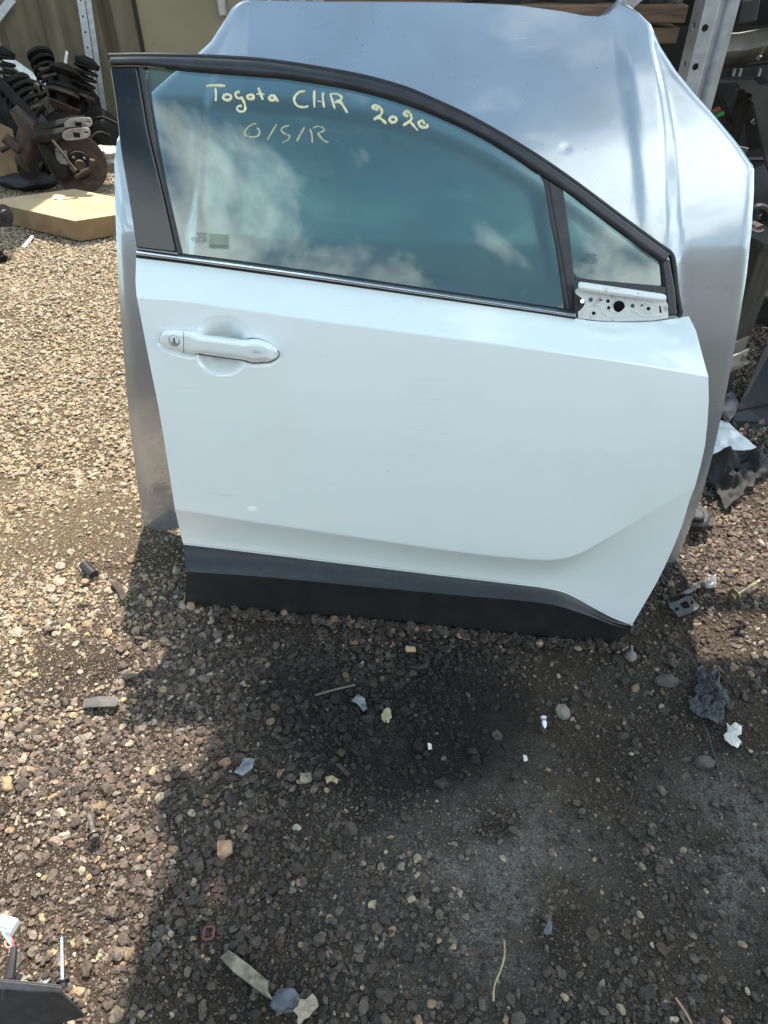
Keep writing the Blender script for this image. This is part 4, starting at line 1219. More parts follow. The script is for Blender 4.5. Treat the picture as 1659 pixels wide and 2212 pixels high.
strut('dark strut cut off by the left frame edge', yp(-2, 92, 4.9), yp(12, 250, 4.8), 0.07, rod=True, coils=5)
# axle arm
e = thing('axle_arm', 'long forged axle arm slanting down across the pile', 'axle arm', yp(80, 300, 4.4))
P_ = [yp(-25, 150, 4.5), yp(25, 205, 4.45), yp(60, 245, 4.42), yp(82, 268, 4.4)]
m = MB(); m.tube(catmull(P_, 5), [0.022 + 0.016 * (i / 15) for i in range(16)], 10); m.build('beam', M['oily'], e)
m = MB(); m.lathe([(0.02, -0.03), (0.045, -0.03), (0.045, 0.03), (0.02, 0.03)], 18, P_[-1], (0.3, 1, 0.1)); m.build('bush', M['rubber'], e)
# knuckle
e = thing('steering_knuckle', 'brown rusty steering knuckle left of the brake disc', 'knuckle', gp(70, 385))
c0 = yp(62, 305, 4.25)
m = MB()
m.tube([c0 + Vector((-0.03, 0, 0.16)), c0 + Vector((0.02, 0, 0.08)), c0, c0 + Vector((-0.05, -0.02, -0.10)), c0 + Vector((-0.02, -0.03, -0.2))], [0.03, 0.05, 0.065, 0.05, 0.03], 10)
m.tube([c0 + Vector((-0.10, -0.05, 0.03)), c0 + Vector((-0.05, -0.05, -0.02)), c0], [0.028, 0.034, 0.04], 8)
m.tube([c0, c0 + Vector((0.10, 0, 0.05)), c0 + Vector((0.15, 0, 0.02))], [0.05, 0.035, 0.028], 8)
m.build('casting', M['rusty'], e)
m = MB(); m.lathe([(0.03, -0.02), (0.055, -0.02), (0.055, 0.02), (0.03, 0.02)], 18, c0 + Vector((-0.03, -0.04, -0.13)), (0.3, -1, 0.2)); m.build('hub', M['oily'], e)
# control arms
def ctrl_arm(label, pts, wid, tipu):
    e = thing('control_arm', label, 'control arm', pts[0], 'paired control arms')
    pp = catmull(pts, 5)
    m = MB()
    G = []
    for i, p in enumerate(pp):
        k = i / (len(pp) - 1)
        w = wid * (1.1 - 0.35 * k)
        G.append([p + Vector((0, -w * 0.2, -w)), p + Vector((0, -w, -w * 0.5)), p + Vector((0, -w, w * 0.5)), p + Vector((0, -w * 0.2, w))])
    m.slab(G, lambda p: p + Vector((0, 0.03, 0))); m.build('arm_body', M['oily'], e, bevel=0.003)
    t0, t1 = pp[-5], pp[-1]
    ctr = t1 + Vector((0.01, -wid * 0.7, 0))
    sp = lambda c, k: math.copysign(abs(c) ** k, c)
    o_ = [ctr + Vector((0.075 * sp(math.cos(t), 0.6) - 0.035, -0.012, 0.026 * sp(math.sin(t), 0.7) + 0.012 * math.cos(t))) for t in np.linspace(0, 2 * math.pi, 25)[:-1]]
    h_ = [ctr + Vector((0.013 * math.cos(t) + 0.018, -0.012, 0.0055 * math.sin(t) + 0.008)) for t in np.linspace(0, 2 * math.pi, 11)[:-1]]
    h2_ = [ctr + Vector((a_ - 0.035, -0.012, b_ - 0.004)) for a_, b_ in ((-0.018, -0.011), (0.016, -0.013), (0.020, 0.012), (-0.016, 0.013))]
    m = MB(); m.holed(o_, [h_, h2_], lambda p: p + Vector((0, 0.006, 0))); m.build('mount_lug', M['alu'], e, smooth=False)
    return e
ctrl_arm('upper of two pressed control arms pointing right, bright tip', [yp(92, 282, 4.2), yp(125, 276, 4.18), yp(155, 268, 4.16), yp(184, 264, 4.14)], 0.035, 190)
ctrl_arm('lower of two pressed control arms just above the disc', [yp(84, 297, 4.15), yp(120, 294, 4.13), yp(150, 288, 4.11), yp(180, 286, 4.10)], 0.034, 190)
# brake disc with shield
bc = yp(170, 356, 4.2)
e = thing('brake_disc', 'large rusty brake disc standing upright behind the cardboard box', 'brake disc', Vector((bc.x, bc.y, 0)))
axd = Vector((0.45, -0.85, 0.15)).normalized()
m = MB(); m.lathe([(0.06, 0.0), (0.148, 0.0), (0.150, -0.004), (0.150, -0.022), (0.06, -0.022)], 48, bc, axd); m.build('rotor', M['rusty'], e)
m = MB(); m.lathe([(0.0, 0.03), (0.066, 0.03), (0.070, 0.024), (0.070, -0.002), (0.0, -0.002)], 32, bc, axd); m.build('hat', M['oily'], e)
m = MB(); m.lathe([(0.02, 0.028), (0.03, 0.05), (0.024, 0.06), (0.0, 0.06)], 20, bc, axd); m.build('hub_nose', M['rusty'], e)
q_ = Vector((0, 0, 1)).rotation_difference(axd)
for k in range(5):
    p0 = bc + q_ @ Vector((0.047 * math.cos(k * 1.2566), 0.047 * math.sin(k * 1.2566), 0.03))
    m = MB(); m.tube([p0, p0 + axd * 0.03], 0.006, 8); m.build('wheel_stud', M['alu'], e)
cal = bc + Vector((-0.10, -0.04, 0.03))
e = thing('brake_caliper', 'dirty brake caliper with slide pins in front of the disc', 'caliper', Vector((cal.x, cal.y, 0.0)))
m = MB(); m.tube([cal + Vector((-0.05, 0, 0.09)), cal + Vector((-0.02, -0.01, 0.03)), cal + Vector((0.02, -0.02, -0.04)), cal + Vector((0.04, -0.02, -0.09))], [0.03, 0.042, 0.045, 0.03], 8); m.build('body', M['oily'], e)
m = MB(); m.box(cal + Vector((0.05, -0.035, 0.03)), (0.06, 0.015, 0.075), Matrix.Rotation(0.2, 3, 'Y')); m.build('pad_plate', M['greyplate'], e, bevel=0.006)
m = MB(); m.tube([cal + Vector((0.14, -0.05, -0.05)), cal + Vector((0.20, -0.05, -0.03)), cal + Vector((0.215, -0.05, 0.02))], [0.016, 0.018, 0.014], 10); m.tube([cal + Vector((0.10, -0.05, -0.07)), cal + Vector((0.17, -0.05, -0.045))], 0.013, 10); m.build('slide_pin', M['rusty'], e)
m = MB(); m.tube([yp(113, 304, 4.0), yp(128, 322, 3.98), yp(150, 352, 3.96), yp(163, 370, 3.95)], [0.008, 0.008, 0.007, 0.014], 8)
tag(m.build('tie_rod', M['rusty'], None), 'thin pale tie rod leaning across the brake disc', 'tie rod')
# brake line and cables
for pts, lab in (([(100, 300), (112, 330), (105, 355), (112, 372)], 'thin black hose hanging beside the caliper'), ([(60, 170), (95, 185), (105, 215), (100, 250)], 'curved black cable over the coil spring')):
    m = MB(); m.tube(catmull([yp(a, b, 4.15) for a, b in pts], 6), 0.006, 6); tag(m.build('brake_hose', M['rubber'], None), lab, 'hose')
def lump(c, s, seed, mat, name, label, cat, group=None, rough=0.35, sub=3):
    bm = bmesh.new(); bmesh.ops.create_icosphere(bm, subdivisions=sub, radius=1)
    for v_ in bm.verts:
        n_ = mnoise.noise(v_.co * 1.7 + Vector((seed, seed * 2.1, 0))) * rough + mnoise.noise(v_.co * 4 + Vector((seed, 0, 5))) * rough * 0.4
        v_.co = Vector((v_.co.x * s[0], v_.co.y * s[1], v_.co.z * s[2])) * (1 + n_)
    m = MB(); m.add([v_.co + Vector(c) for v_ in bm.verts], [tuple(v_.index for v_ in f_.verts) for f_ in bm.faces]); bm.free()
    return tag(m.build(name, mat, None, angle=30), label, cat, group)
lump(yp(36, 352, 4.5) + Vector((0, 0.1, -0.02)), (0.2, 0.12, 0.12), 2, M['oily'], 'gearbox_casting', 'dark oily gearbox casting under the springs at left', 'casting')
lump(yp(115, 330, 4.7), (0.3, 0.16, 0.22), 3, M['oily'], 'engine_casting', 'black oily engine casting behind the control arms', 'casting')
eng = bpy.data.objects['engine_casting']
for k in range(16):                                              # loose scrap pipes, brackets and flanges of the pile, only parented to the casting
    r_ = random.Random(90 + k)
    c_ = yp(r_.uniform(8, 235), r_.uniform(205, 395), r_.uniform(4.25, 4.9))
    d_ = Vector((r_.uniform(-1, 1), r_.uniform(-0.4, 0.4), r_.uniform(-0.6, 1))).normalized() * r_.uniform(0.05, 0.13)
    m = MB()
    if k % 3 == 0:
        m.tube(catmull([c_ - d_, c_ + Vector((0, 0, 0.03)), c_ + d_, c_ + d_ * 1.4 + Vector((0.05, 0, -0.05))], 5), r_.uniform(0.008, 0.016), 8); nm = 'pipe'
    elif k % 3 == 1:
        m.bar(c_ - d_, c_ + d_, 0.04, 0.008, (r_.uniform(-1, 1), 1, 0.3)); m.bar(c_ + d_, c_ + d_ + Vector((0.03, -0.02, -0.06)), 0.035, 0.008, (0, 1, 0.1)); nm = 'bracket'
    else:
        m.lathe([(0.012, 0), (0.034, 0), (0.036, 0.012), (0.02, 0.016), (0.016, 0.04), (0.0, 0.042)], 14, c_, d_); nm = 'flange'
    m.build(nm, M['oily'] if k % 4 else M['rusty'], eng, bevel=0.001)
lump(yp(212, 300, 4.9), (0.16, 0.12, 0.16), 5, M['oily'], 'gear_housing', 'dark housing between the control arms and the door', 'casting')
lump(yp(225, 338, 4.45), (0.12, 0.08, 0.06), 6, M['alu'], 'alloy_housing', 'dull alloy housing with a sunlit top beside the disc', 'casting', rough=0.25)
lump(yp(45, 402, 4.25) + Vector((0, 0.1, 0)), (0.18, 0.08, 0.045), 8, M['rubber'], 'rubber_boot', 'ribbed black rubber boot behind the cardboard box', 'boot', rough=0.2)
lump(yp(20, 300, 4.7), (0.16, 0.12, 0.2), 9, M['oily'], 'differential_casting', 'round dark differential casting at the left frame edge', 'casting')
lump(yp(160, 240, 5.1), (0.16, 0.1, 0.2), 12, M['oily'], 'alternator', 'black alternator lying under the upright strut', 'alternator')
# scrap rag and cardboard sheet
m = MB(); m.prism([yp(-14, 262, 4.36), yp(26, 280, 4.36), yp(43, 376, 4.34), yp(30, 390, 4.33), yp(-12, 398, 4.32)], [p + Vector((0, 0.01, 0)) for p in [yp(-14, 262, 4.36), yp(26, 280, 4.36), yp(43, 376, 4.34), yp(30, 390, 4.33), yp(-12, 398, 4.32)]])
tag(m.build('cardboard_sheet', M['cardedge'], None, smooth=False), 'brown cardboard sheet propped upright at the left edge', 'cardboard')

# ---- flat cardboard box in the sun
hb = 0.10
Fc, Lc, Bk = gp(162, 478, hb), gp(-32, 434, hb), gp(160, 408, hb)
Rc = Fc + (Bk - Lc)
e = thing('flat_cardboard_box', 'flat sealed cardboard box lying on the gravel, half in sun', 'box', gp(166, 521))
for P_ in (Fc, Lc, Bk, Rc): P_.z = hb
dn = Vector((0, 0, -hb))
top = [Fc, Rc, Bk, Lc]
m = MB(); m.prism([p - Vector((0, 0, 0.003)) for p in top], [p + dn + Vector((0, 0, 0.002)) for p in top]); m.build('carton', M['cardedge'], e, smooth=False, bevel=0.004)
def on_top(a, b, z=0.0): return Fc + (Rc - Fc) * a + (Lc - Fc) * b + Vector((0, 0, z))
for a0, a1 in ((0.002, 0.497), (0.503, 0.998)):
    m = MB(); o_ = [on_top(a0, 0.004), on_top(a1, 0.004), on_top(a1, 0.996), on_top(a0, 0.996)]
    m.prism([p + Vector((0, 0, 0.001)) for p in o_], [p - Vector((0, 0, 0.0025)) for p in o_]); m.build('flap', M['card'], e, smooth=False, bevel=0.001)
lb = [gp(112, 425, hb + 0.003), gp(124, 422, hb + 0.003), gp(143, 428, hb + 0.003), gp(128, 434, hb + 0.003)]
m = MB(); m.prism(lb, [p - Vector((0, 0, 0.0015)) for p in lb]); m.build('paper_label', M['whiteplas'], e, smooth=False)

# ball-joint end poking in from the left edge
e = thing('bush_end', 'round alloy arm end with black bush at the left frame edge', 'control arm', gp(-5, 505))
c0 = yp(4, 464, 3.45)
m = MB(); m.tube([c0 + Vector((-0.25, 0.05, 0.02)), c0 + Vector((-0.08, 0.01, 0)), c0 + Vector((0.0, -0.01, 0))], [0.03, 0.035, 0.045], 14); m.build('arm', M['alu'], e)
m = MB(); m.lathe([(0.045, -0.01), (0.05, 0.0), (0.05, 0.03), (0.028, 0.034), (0.024, 0.045), (0.012, 0.045), (0.012, 0.05), (0.0, 0.05)], 22, c0 + Vector((-0.005, -0.01, 0)), (0.9, -0.35, 0.1)); m.build('bush', M['rubber'], e)
m = MB(); m.tube([c0 + Vector((-0.12, 0, -0.02)), gp(2, 545) + Vector((-0.05, 0, 0.05)), gp(8, 560)], 0.02, 8); m.build('link', M['oily'], e)

# ---- parts heaped right of the post
e = thing('bumper_beam', 'dusty grey bumper beam with a sunlit top edge right of the post', 'bumper', yp(1600, 110, 2.3))
T_ = [(1540, 78), (1578, 77), (1610, 76), (1660, 68), (1740, 50)]; B_ = [(1530, 148), (1565, 146), (1610, 140), (1660, 128), (1740, 110)]
ta, tb = resample([(a, b, 0) for a, b in T_], 24), resample([(a, b, 0) for a, b in B_], 24)
G = [[yp(*(ta[j].lerp(tb[j], r / 8)).xy, 2.30 - 0.05 * math.sin(math.pi * r / 8)) for j in range(24)] for r in range(9)]
m = MB(); m.slab(G, lambda p: p + Vector((0, 0.05, 0))); m.build('skin', M['tanplas'], e)
m = MB(); P_ = [(1545, 150), (1600, 147), (1660, 140), (1740, 130)]; Q_ = [(1545, 166), (1600, 168), (1660, 162), (1740, 152)]
ta, tb = resample([(a, b, 0) for a, b in P_], 20), resample([(a, b, 0) for a, b in Q_], 20)
m.slab([[yp(*(ta[j].lerp(tb[j], r / 2)).xy, 2.24) for j in range(20)] for r in range(3)], lambda p: p + Vector((0, 0.03, 0))); m.build('clip_strip', M['blackplas'], e, smooth=False)
for u_ in (1585, 1598, 1640):
    m = MB(); m.box(yp(u_, 156, 2.225), (0.006, 0.01, 0.018)); m.build('clip', M['alu'], e)
m = MB(); m.lathe([(0.006, 0), (0.006, 0.01), (0.003, 0.012), (0.003, 0.03)], 10, yp(1637, 128, 2.22), (0.2, -0.4, 1)); m.build('bolt', M['steel'], e)
# fan shroud with scalloped opening
sc_px = [(1530, 172), (1595, 174), (1630, 173), (1640, 185), (1659, 188), (1745, 190), (1745, 560), (1658, 360), (1645, 300), (1633, 250), (1631, 235), (1627, 232), (1630, 225), (1622, 217), (1627, 207), (1618, 200), (1613, 202), (1608, 193), (1596, 193), (1597, 184), (1590, 178), (1560, 180), (1530, 178)]
e = thing('fan_shroud', 'black scalloped fan shroud below the grey bumper beam', 'shroud', yp(1650, 480, 2.22))
m = MB(); f_ = [yp(a, b, 2.22) for a, b in sc_px]; m.prism(f_, [p + Vector((0, 0.02, 0)) for p in f_]); m.build('rim', pmat('dusty_black', (0.028, 0.027, 0.025), 0.6, col2=(0.05, 0.045, 0.04), vs=12), e, smooth=False)
m = MB(); m.bar(yp(1612, 190, 2.26), yp(1578, 320, 2.3), 0.018, 0.05, (0, 1, 0)); m.build('strut', M['blackplas'], e)
m = MB(); m.bar(yp(1545, 190, 2.28), yp(1575, 260, 2.3), 0.01, 0.03, (0, 1, 0)); m.build('strut', M['blackplas'], e)
for (u_, v_, c_) in ((1538, 238, (0.25, 0.04, 0.025)), (1546, 247, (0.02, 0.22, 0.03))):
    m = MB(); m.box(yp(u_ + 8, v_, 2.18), (0.022, 0.012, 0.009), Matrix.Rotation(-0.45, 3, 'Y'))
    tag(m.build('wire_connector', pmat('connector_%d' % v_, c_, 0.5, col2=tuple(k * 0.8 for k in c_)), None, smooth=False, bevel=0.001), ('small red' if v_ < 240 else 'small green') + ' wiring connector in the dark beside the post', 'connector')
# dark heap and cover added to keep the gaps behind black
lump((1.35, 2.75, 0.45), (0.5, 0.2, 0.5), 21, M['blackplas'], 'plastic_heap', 'black plastic car panels heaped in shade behind the shroud', 'car parts', rough=0.3)
bumper_cover('black bumper cover added as a dark backing right of the post', (1.35, 2.62, 0.02), 1.25, 1.22, M['blackplas'], 0.0, 0.05)
e = bumper_cover('black trim panel hanging at the top right corner', yp(1650, 55, 2.35) , 0.5, 0.3, M['blackplas'], 0.2, 0.05)
m = MB(); m.bar(yp(1615, -5, 2.3), yp(1606, 48, 2.3), 0.05, 0.05, (0, 1, 0)); tag(m.build('trim_block', pmat('dark_grey_trim', (0.022, 0.022, 0.025), 0.5, col2=(0.03, 0.03, 0.03)), None, smooth=False, bevel=0.004), 'dark grey trim block at the very top right', 'trim')
hp_ = bpy.data.objects['plastic_heap']
for k in range(12):                                              # broken ducts, clips and edges in the heap
    r_ = random.Random(140 + k)
    c_ = yp(r_.uniform(1560, 1668), r_.uniform(190, 700), r_.uniform(2.28, 2.5))
    d_ = Vector((r_.uniform(-1, 1), r_.uniform(-0.2, 0.2), r_.uniform(-1, 1))).normalized() * r_.uniform(0.04, 0.10)
    m = MB()
    if k % 2: m.bar(c_ - d_, c_ + d_, r_.uniform(0.02, 0.05), 0.006, (0.3, 1, 0))
    else: m.tube(catmull([c_ - d_, c_ + Vector((0.02, 0, 0.02)), c_ + d_], 5), r_.uniform(0.006, 0.014), 8)
    m.build('broken_duct' if k % 2 else 'hose', M['blackplas'] if k % 3 else M['greyplate'], hp_)
# timber post
e = thing('timber_post', 'dark oily square timber post right of the bonnet', 'post', gp(1640, 800))
tp0, tp1 = yp(1640, 536, 2.05), yp(1640, 780, 2.05)
m = MB(); m.box(Vector((tp0.x + 0.02, 2.12, (tp0.z + 0.0) / 2)), (0.085, 0.13, tp0.z), Matrix.Rotation(0.35, 3, 'Z')); m.build('post', M['timber_dark'], e, smooth=False, bevel=0.004)
m = MB(); m.box(Vector((tp0.x + 0.02, 2.12, tp0.z + 0.012)), (0.11, 0.16, 0.022), Matrix.Rotation(0.35, 3, 'Z')); m.build('cap_board', M['timber_dark'], e, smooth=False, bevel=0.003)
# hose and wires
m = MB(); m.tube(catmull([yp(1625, 470, 1.95), yp(1634, 450, 1.95), yp(1650, 450, 1.95), yp(1658, 465, 1.95), yp(1640, 474, 1.96)], 6), 0.011, 8); tag(m.build('coolant_hose', M['rubber'], None), 'curved black hose above the timber post', 'hose')
for k, c_ in enumerate(((0.3, 0.05, 0.04), (0.5, 0.5, 0.45))):
    m = MB(); m.tube(catmull([yp(1624, 492 + k * 3, 1.95), yp(1638, 497 + k * 3, 1.95), yp(1650, 493 + k * 3, 1.95)], 5), 0.0022, 6); tag(m.build('wire', pmat('wire_%d' % k, c_, 0.5, col2=tuple(q * .8 for q in c_)), None), ('thin red' if k == 0 else 'thin white') + ' wire beside the bonnet edge', 'wire')
# channel bracket
e = thing('channel_bracket', 'open steel channel bracket poking out beside the bonnet', 'bracket', yp(1590, 790, 1.75))
b0, b1 = yp(1560, 792, 1.72), yp(1612, 768, 1.78)
d = (b1 - b0).normalized(); sd = Vector((0.3, 1, 0)).normalized(); upv = Vector((0, 0, 1))
m = MB(); m.bar(b0, b1, 0.005, 0.045); m.build('front_flange', M['alu'], e, bevel=0.002)
m = MB(); m.bar(b0 + sd * 0.05 + upv * 0.01, b1 + sd * 0.05 + upv * 0.01, 0.005, 0.05); m.build('rear_flange', M['tanplas'], e)
m = MB(); m.bar(b0 + sd * 0.025 - upv * 0.022, b1 + sd * 0.025 - upv * 0.022, 0.05, 0.004); m.build('web', M['tanplas'], e)
m = MB(); m.lathe([(0.005, 0), (0.010, 0), (0.010, 0.004), (0.005, 0.004)], 16, b0.lerp(b1, 0.8) - sd * 0.003 + upv * 0.002, -sd); m.build('eyelet', M['steel'], e)
# undertray
up_px = [(1652, 752), (1672, 730), (1740, 740), (1740, 905), (1660, 918), (1594, 934), (1581, 914), (1600, 868)]
e = thing('undertray', 'dark plastic undertray standing on edge at the right frame edge', 'undertray', gp(1594, 936))
ys_ = [2.08, 2.1, 2.1, 1.93, 1.92, 1.915, 1.92, 2.0]
f_ = [yp(a, b, y_) for (a, b), y_ in zip(up_px, ys_)]
m = MB(); m.prism(f_, [p + Vector((0.004, 0.010, 0.004)) for p in f_]); m.build('sheet', pmat('undertray_plastic', (0.016, 0.017, 0.020), 0.5, col2=(0.03, 0.03, 0.03), vs=10, bump=0.1, bs=200), e, smooth=False, bevel=0.002)
m = MB(); m.bar(yp(1592, 888, 1.945), yp(1700, 866, 1.96), 0.006, 0.005); m.build('rib', M['blackplas'], e)
for (u_, v_) in ((1612, 920), (1645, 910)):
    m = MB(); m.lathe([(0.003, 0), (0.009, 0), (0.009, 0.003), (0.003, 0.003)], 14, yp(u_, v_, 1.915), (0, -1, 0.25)); m.build('eyelet', M['steel'], e)
# grey plate and white sheet
gpx = [(1548, 838), (1566, 834), (1590, 855), (1597, 872), (1590, 890), (1576, 908), (1548, 880)]
f_ = [gp(a, b, 0.03) for a, b in gpx]
m = MB(); m.prism(f_, [p - Vector((0, 0, 0.012)) for p in f_]); tag(m.build('scuffed_plate', M['greyplate'], None, smooth=False, bevel=0.002), 'scuffed grey plastic plate lying beside the bonnet edge', 'plate')
# ================================================================== litter on the ground
def sheet(name, label, cat, px, mat, z0=0.006, amp=0.01, fq=40, thick=0.001, rings=7, seed=0, edge=0.3, n=64, smooth_outline=False, bump_fn=None):
    pts = [gp(a, b, z0) for a, b in px]
    pts = resample((catmull(pts, 5, True) if smooth_outline else pts) + [pts[0]], n + 1)[:-1]
    c = sum(pts, Vector()) / n
    vs, fs = [], []
    def zz(p, k):
        q = Vector((p.x * fq, p.y * fq, seed * 3.7))
        h = abs(mnoise.noise(q)) * 1.1 + 0.5 * abs(mnoise.noise(q * 2.3)) + 0.15 * mnoise.noise(q * 5)
        h = h * amp * (edge + (1 - edge) * (1 - k ** 2))
        return gz(p.x, p.y) + z0 + 0.005 + h + (bump_fn(p) if bump_fn else 0)
    vs.append(Vector((c.x, c.y, zz(c, 0))))
    for r in range(1, rings + 1):
        for p in pts:
            q = c.lerp(p, r / rings)
            vs.append(Vector((q.x, q.y, zz(q, r / rings))))
    for j in range(n): fs.append((0, 1 + j, 1 + (j + 1) % n))
    for r in range(rings - 1):
        for j in range(n):
            a, b = 1 + r * n + j, 1 + r * n + (j + 1) % n
            fs.append((a, a + n, b + n, b))
    N_ = len(vs)
    bk = [v - Vector((0, 0, thick)) for v in vs]
    fs2 = [tuple(N_ + i for i in reversed(f)) for f in fs]
    o0 = 1 + (rings - 1) * n
    side = [(o0 + j, o0 + (j + 1) % n, N_ + o0 + (j + 1) % n, N_ + o0 + j) for j in range(n)]
    m = MB(); m.add(vs + bk, fs + fs2 + side)
    return tag(m.build(name, mat, None, angle=50), label, cat)
def gtube(name, label, cat, px, r, mat, z=None, n=8, group=None):
    pts = [gp(a, b, 0.0) for a, b in px]
    pts = catmull(pts, 6)
    for p in pts: p.z = gz(p.x, p.y) + (r if z is None else z)
    m = MB(); m.tube(pts, r, n); return tag(m.build(name, mat, None), label, cat, group)
def lumpg(u, v, s, seed, mat, name, label, cat, rough=0.25, lift=0.7):
    p = gp(u, v); return lump((p.x, p.y, gz(p.x, p.y) + s[2] * lift), s, seed, mat, name, label, cat, None, rough)

zG = lambda L_: [(1296 + x * 0.2187, 1350 + y * 0.2187) for x, y in L_]
z5 = lambda L_: [(1350 + x * 0.2442, 864 + y * 0.2442) for x, y in L_]
z7 = lambda L_: [(648 + x * 0.3255, 1296 + y * 0.3255) for x, y in L_]
z8 = lambda L_: [(x * 0.3255, 1134 + y * 0.3255) for x, y in L_]
z6 = lambda L_: [(x * 0.4557, 1836 + y * 0.4557) for x, y in L_]
z9 = lambda L_: [(756 + x * 0.544, 1836 + y * 0.544) for x, y in L_]

M['glove'] = pmat('black_nitrile', (0.022, 0.024, 0.030), rough=0.55, col2=(0.035, 0.037, 0.042), vs=60)
M['paper'] = pmat('dirty_paper', (0.60, 0.58, 0.54), rough=0.8, col2=(0.40, 0.36, 0.30), vs=70, lo=0.5, hi=0.75)
M['film'] = pmat('plastic_film', (0.20, 0.20, 0.205), rough=0.2, col2=(0.09, 0.09, 0.09), vs=60)
M['straw'] = pmat('dry_straw', (0.36, 0.28, 0.16), rough=0.8, col2=(0.24, 0.18, 0.10), vs=60)
M['wood'] = pmat('weathered_wood', (0.26, 0.22, 0.15), rough=0.85, col2=(0.10, 0.085, 0.06), vs=50, bump=0.4, bs=90)
M['matblack'] = pmat('woven_rubber', (0.010, 0.0095, 0.009), rough=0.75, col2=(0.020, 0.019, 0.017), vs=25, bump=0.8, bs=350)
M['ironbolt'] = pmat('worn_bolt', (0.15, 0.135, 0.12), rough=0.5, metal=0.6, col2=(0.08, 0.068, 0.055), vs=90)
M['brassy'] = pmat('zinc_bolt', (0.42, 0.35, 0.20), rough=0.4, metal=0.7, col2=(0.24, 0.19, 0.12), vs=90)

sheet('white_plastic_sheet', 'white plastic sheet lying half under the bonnet at right', 'sheet', [(1536, 985), (1540, 930), (1546, 902), (1572, 906), (1596, 930), (1634, 968), (1606, 974), (1580, 970)], M['whiteplas'], 0.02, 0.03, 9, 0.002, seed=2)
def mat_b(p): return 0
mpx = z5([(735, 505), (890, 430), (990, 465), (1190, 470), (1260, 590), (1240, 680), (1140, 720), (1130, 790), (1060, 800), (1000, 880), (880, 980), (800, 830), (700, 640), (745, 570)])
sheet('rubber_mat', 'torn black woven rubber mat beside the bonnet foot', 'mat', mpx, M['matblack'], 0.012, 0.075, 13, 0.008, rings=20, seed=5, n=90)
# black bump-stop foot next to the door edge
e = thing('bump_stop', 'black rounded rubber bump stop poking out from behind the door', 'bump stop', gp(1500, 1135))
o_ = z5([(440, 960), (560, 925), (640, 915), (740, 950), (770, 1020), (745, 1085), (700, 1105), (600, 1095), (440, 1070)])
f_ = [gp(a, b, 0.05) for a, b in o_]
m = MB(); m.prism(f_, [p - Vector((0, 0, 0.03)) for p in f_]); m.build('base_plate', M['rubber'], e, bevel=0.008)
o_ = z5([(440, 930), (560, 900), (630, 930), (705, 985), (715, 1030), (680, 1050), (600, 1040), (440, 1010)])
f_ = [gp(a, b, 0.066) for a, b in o_]
m = MB(); m.prism(f_, [p - Vector((0, 0, 0.02)) for p in f_]); m.build('raised_pad', M['blackplas'], e, bevel=0.006)
m = MB(); m.tube([gp(*z5([(560, 930)])[0], 0.06), gp(*z5([(575, 895)])[0], 0.10)], [0.022, 0.016], 10); m.build('stem', M['blackplas'], e)

sheet('disposable_glove', 'crumpled black disposable glove on the dark stones', 'glove', zG([(945, 430), (1020, 440), (1025, 555), (1050, 470), (1170, 460), (1180, 580), (1240, 650), (1280, 760), (1225, 800), (1225, 860), (1195, 1000), (1080, 960), (950, 900), (880, 830), (875, 760), (945, 750), (930, 640), (965, 590)]), M['glove'], 0.010, 0.034, 38, 0.001, rings=28, seed=4, n=220)
sheet('crumpled_tissue', 'dirty white crumpled tissue near the black glove', 'tissue', zG([(1240, 980), (1265, 1030), (1330, 970), (1395, 1010), (1390, 1090), (1340, 1110), (1390, 1165), (1350, 1235), (1290, 1200), (1225, 1150), (1215, 1100), (1255, 1060)]), M['paper'], 0.010, 0.018, 60, 0.001, rings=16, seed=6, n=140)
e = gtube('cable_tie', 'black cable tie trailing below the glove', 'cable tie', zG([(1005, 1010), (1050, 1110), (1080, 1230), (1130, 1400), (1175, 1590)]), 0.0022, M['blackplas'], 0.011)
def bolt(name, label, u0, v0, u1, v1, r, head, z=0.010, mat='ironbolt', washer=0.0, group=None):
    a, b = gp(u0, v0), gp(u1, v1)
    z += 0.005
    a.z = gz(a.x, a.y) + z; b.z = gz(b.x, b.y) + z
    e = thing(name, label, 'bolt', Vector((a.x, a.y, 0)), group)
    d = (b - a).normalized()
    n = max(int((b - a).length / (r * 0.7)), 6)
    m = MB(); m.tube([a.lerp(b, i / n) for i in range(n + 1)], [r * (1.0 if i % 2 else 0.86) for i in range(n + 1)], 10); m.build('shank', M[mat], e)
    m = MB(); m.lathe([(head * 0.9, -head * 0.9), (head, -head * 0.75), (head, 0)], 6, a, d); m.build('hex_head', M[mat], e, bevel=0.0006)
    if washer:
        m = MB(); m.lathe([(r, 0.0), (washer, 0.0), (washer, 0.0022), (r, 0.0022)], 22, a + d * 0.0005, d); m.build('washer', M[mat], e)
    return e
e = thing('domed_bolt', 'grey domed bolt with stub shank at the door front corner', 'bolt', gp(1362, 1422))
c0 = gp(1362, 1418, 0.022)
m = MB(); m.lathe([(0.0, 0.007), (0.007, 0.0068), (0.012, 0.0045), (0.0145, 0.0), (0.0145, -0.003), (0.010, -0.006)], 24, c0, (0, -0.55, 0.85)); m.build('dome', M['ironbolt'], e)
m = MB(); m.tube([c0, gp(1363, 1397, 0.016)], 0.0056, 12); m.build('shank', M['ironbolt'], e)
m = MB(); m.tube([c0 + Vector((0, 0.004, -0.004)), c0 + Vector((0, 0.007, -0.009))], 0.0135, 20); m.build('washer', M['ironbolt'], e)
gtube('wood_splinter', 'pale wood splinter beside the domed bolt', 'splinter', zG([(172, 272), (225, 245), (278, 212)]), 0.0026, M['straw'], 0.010)
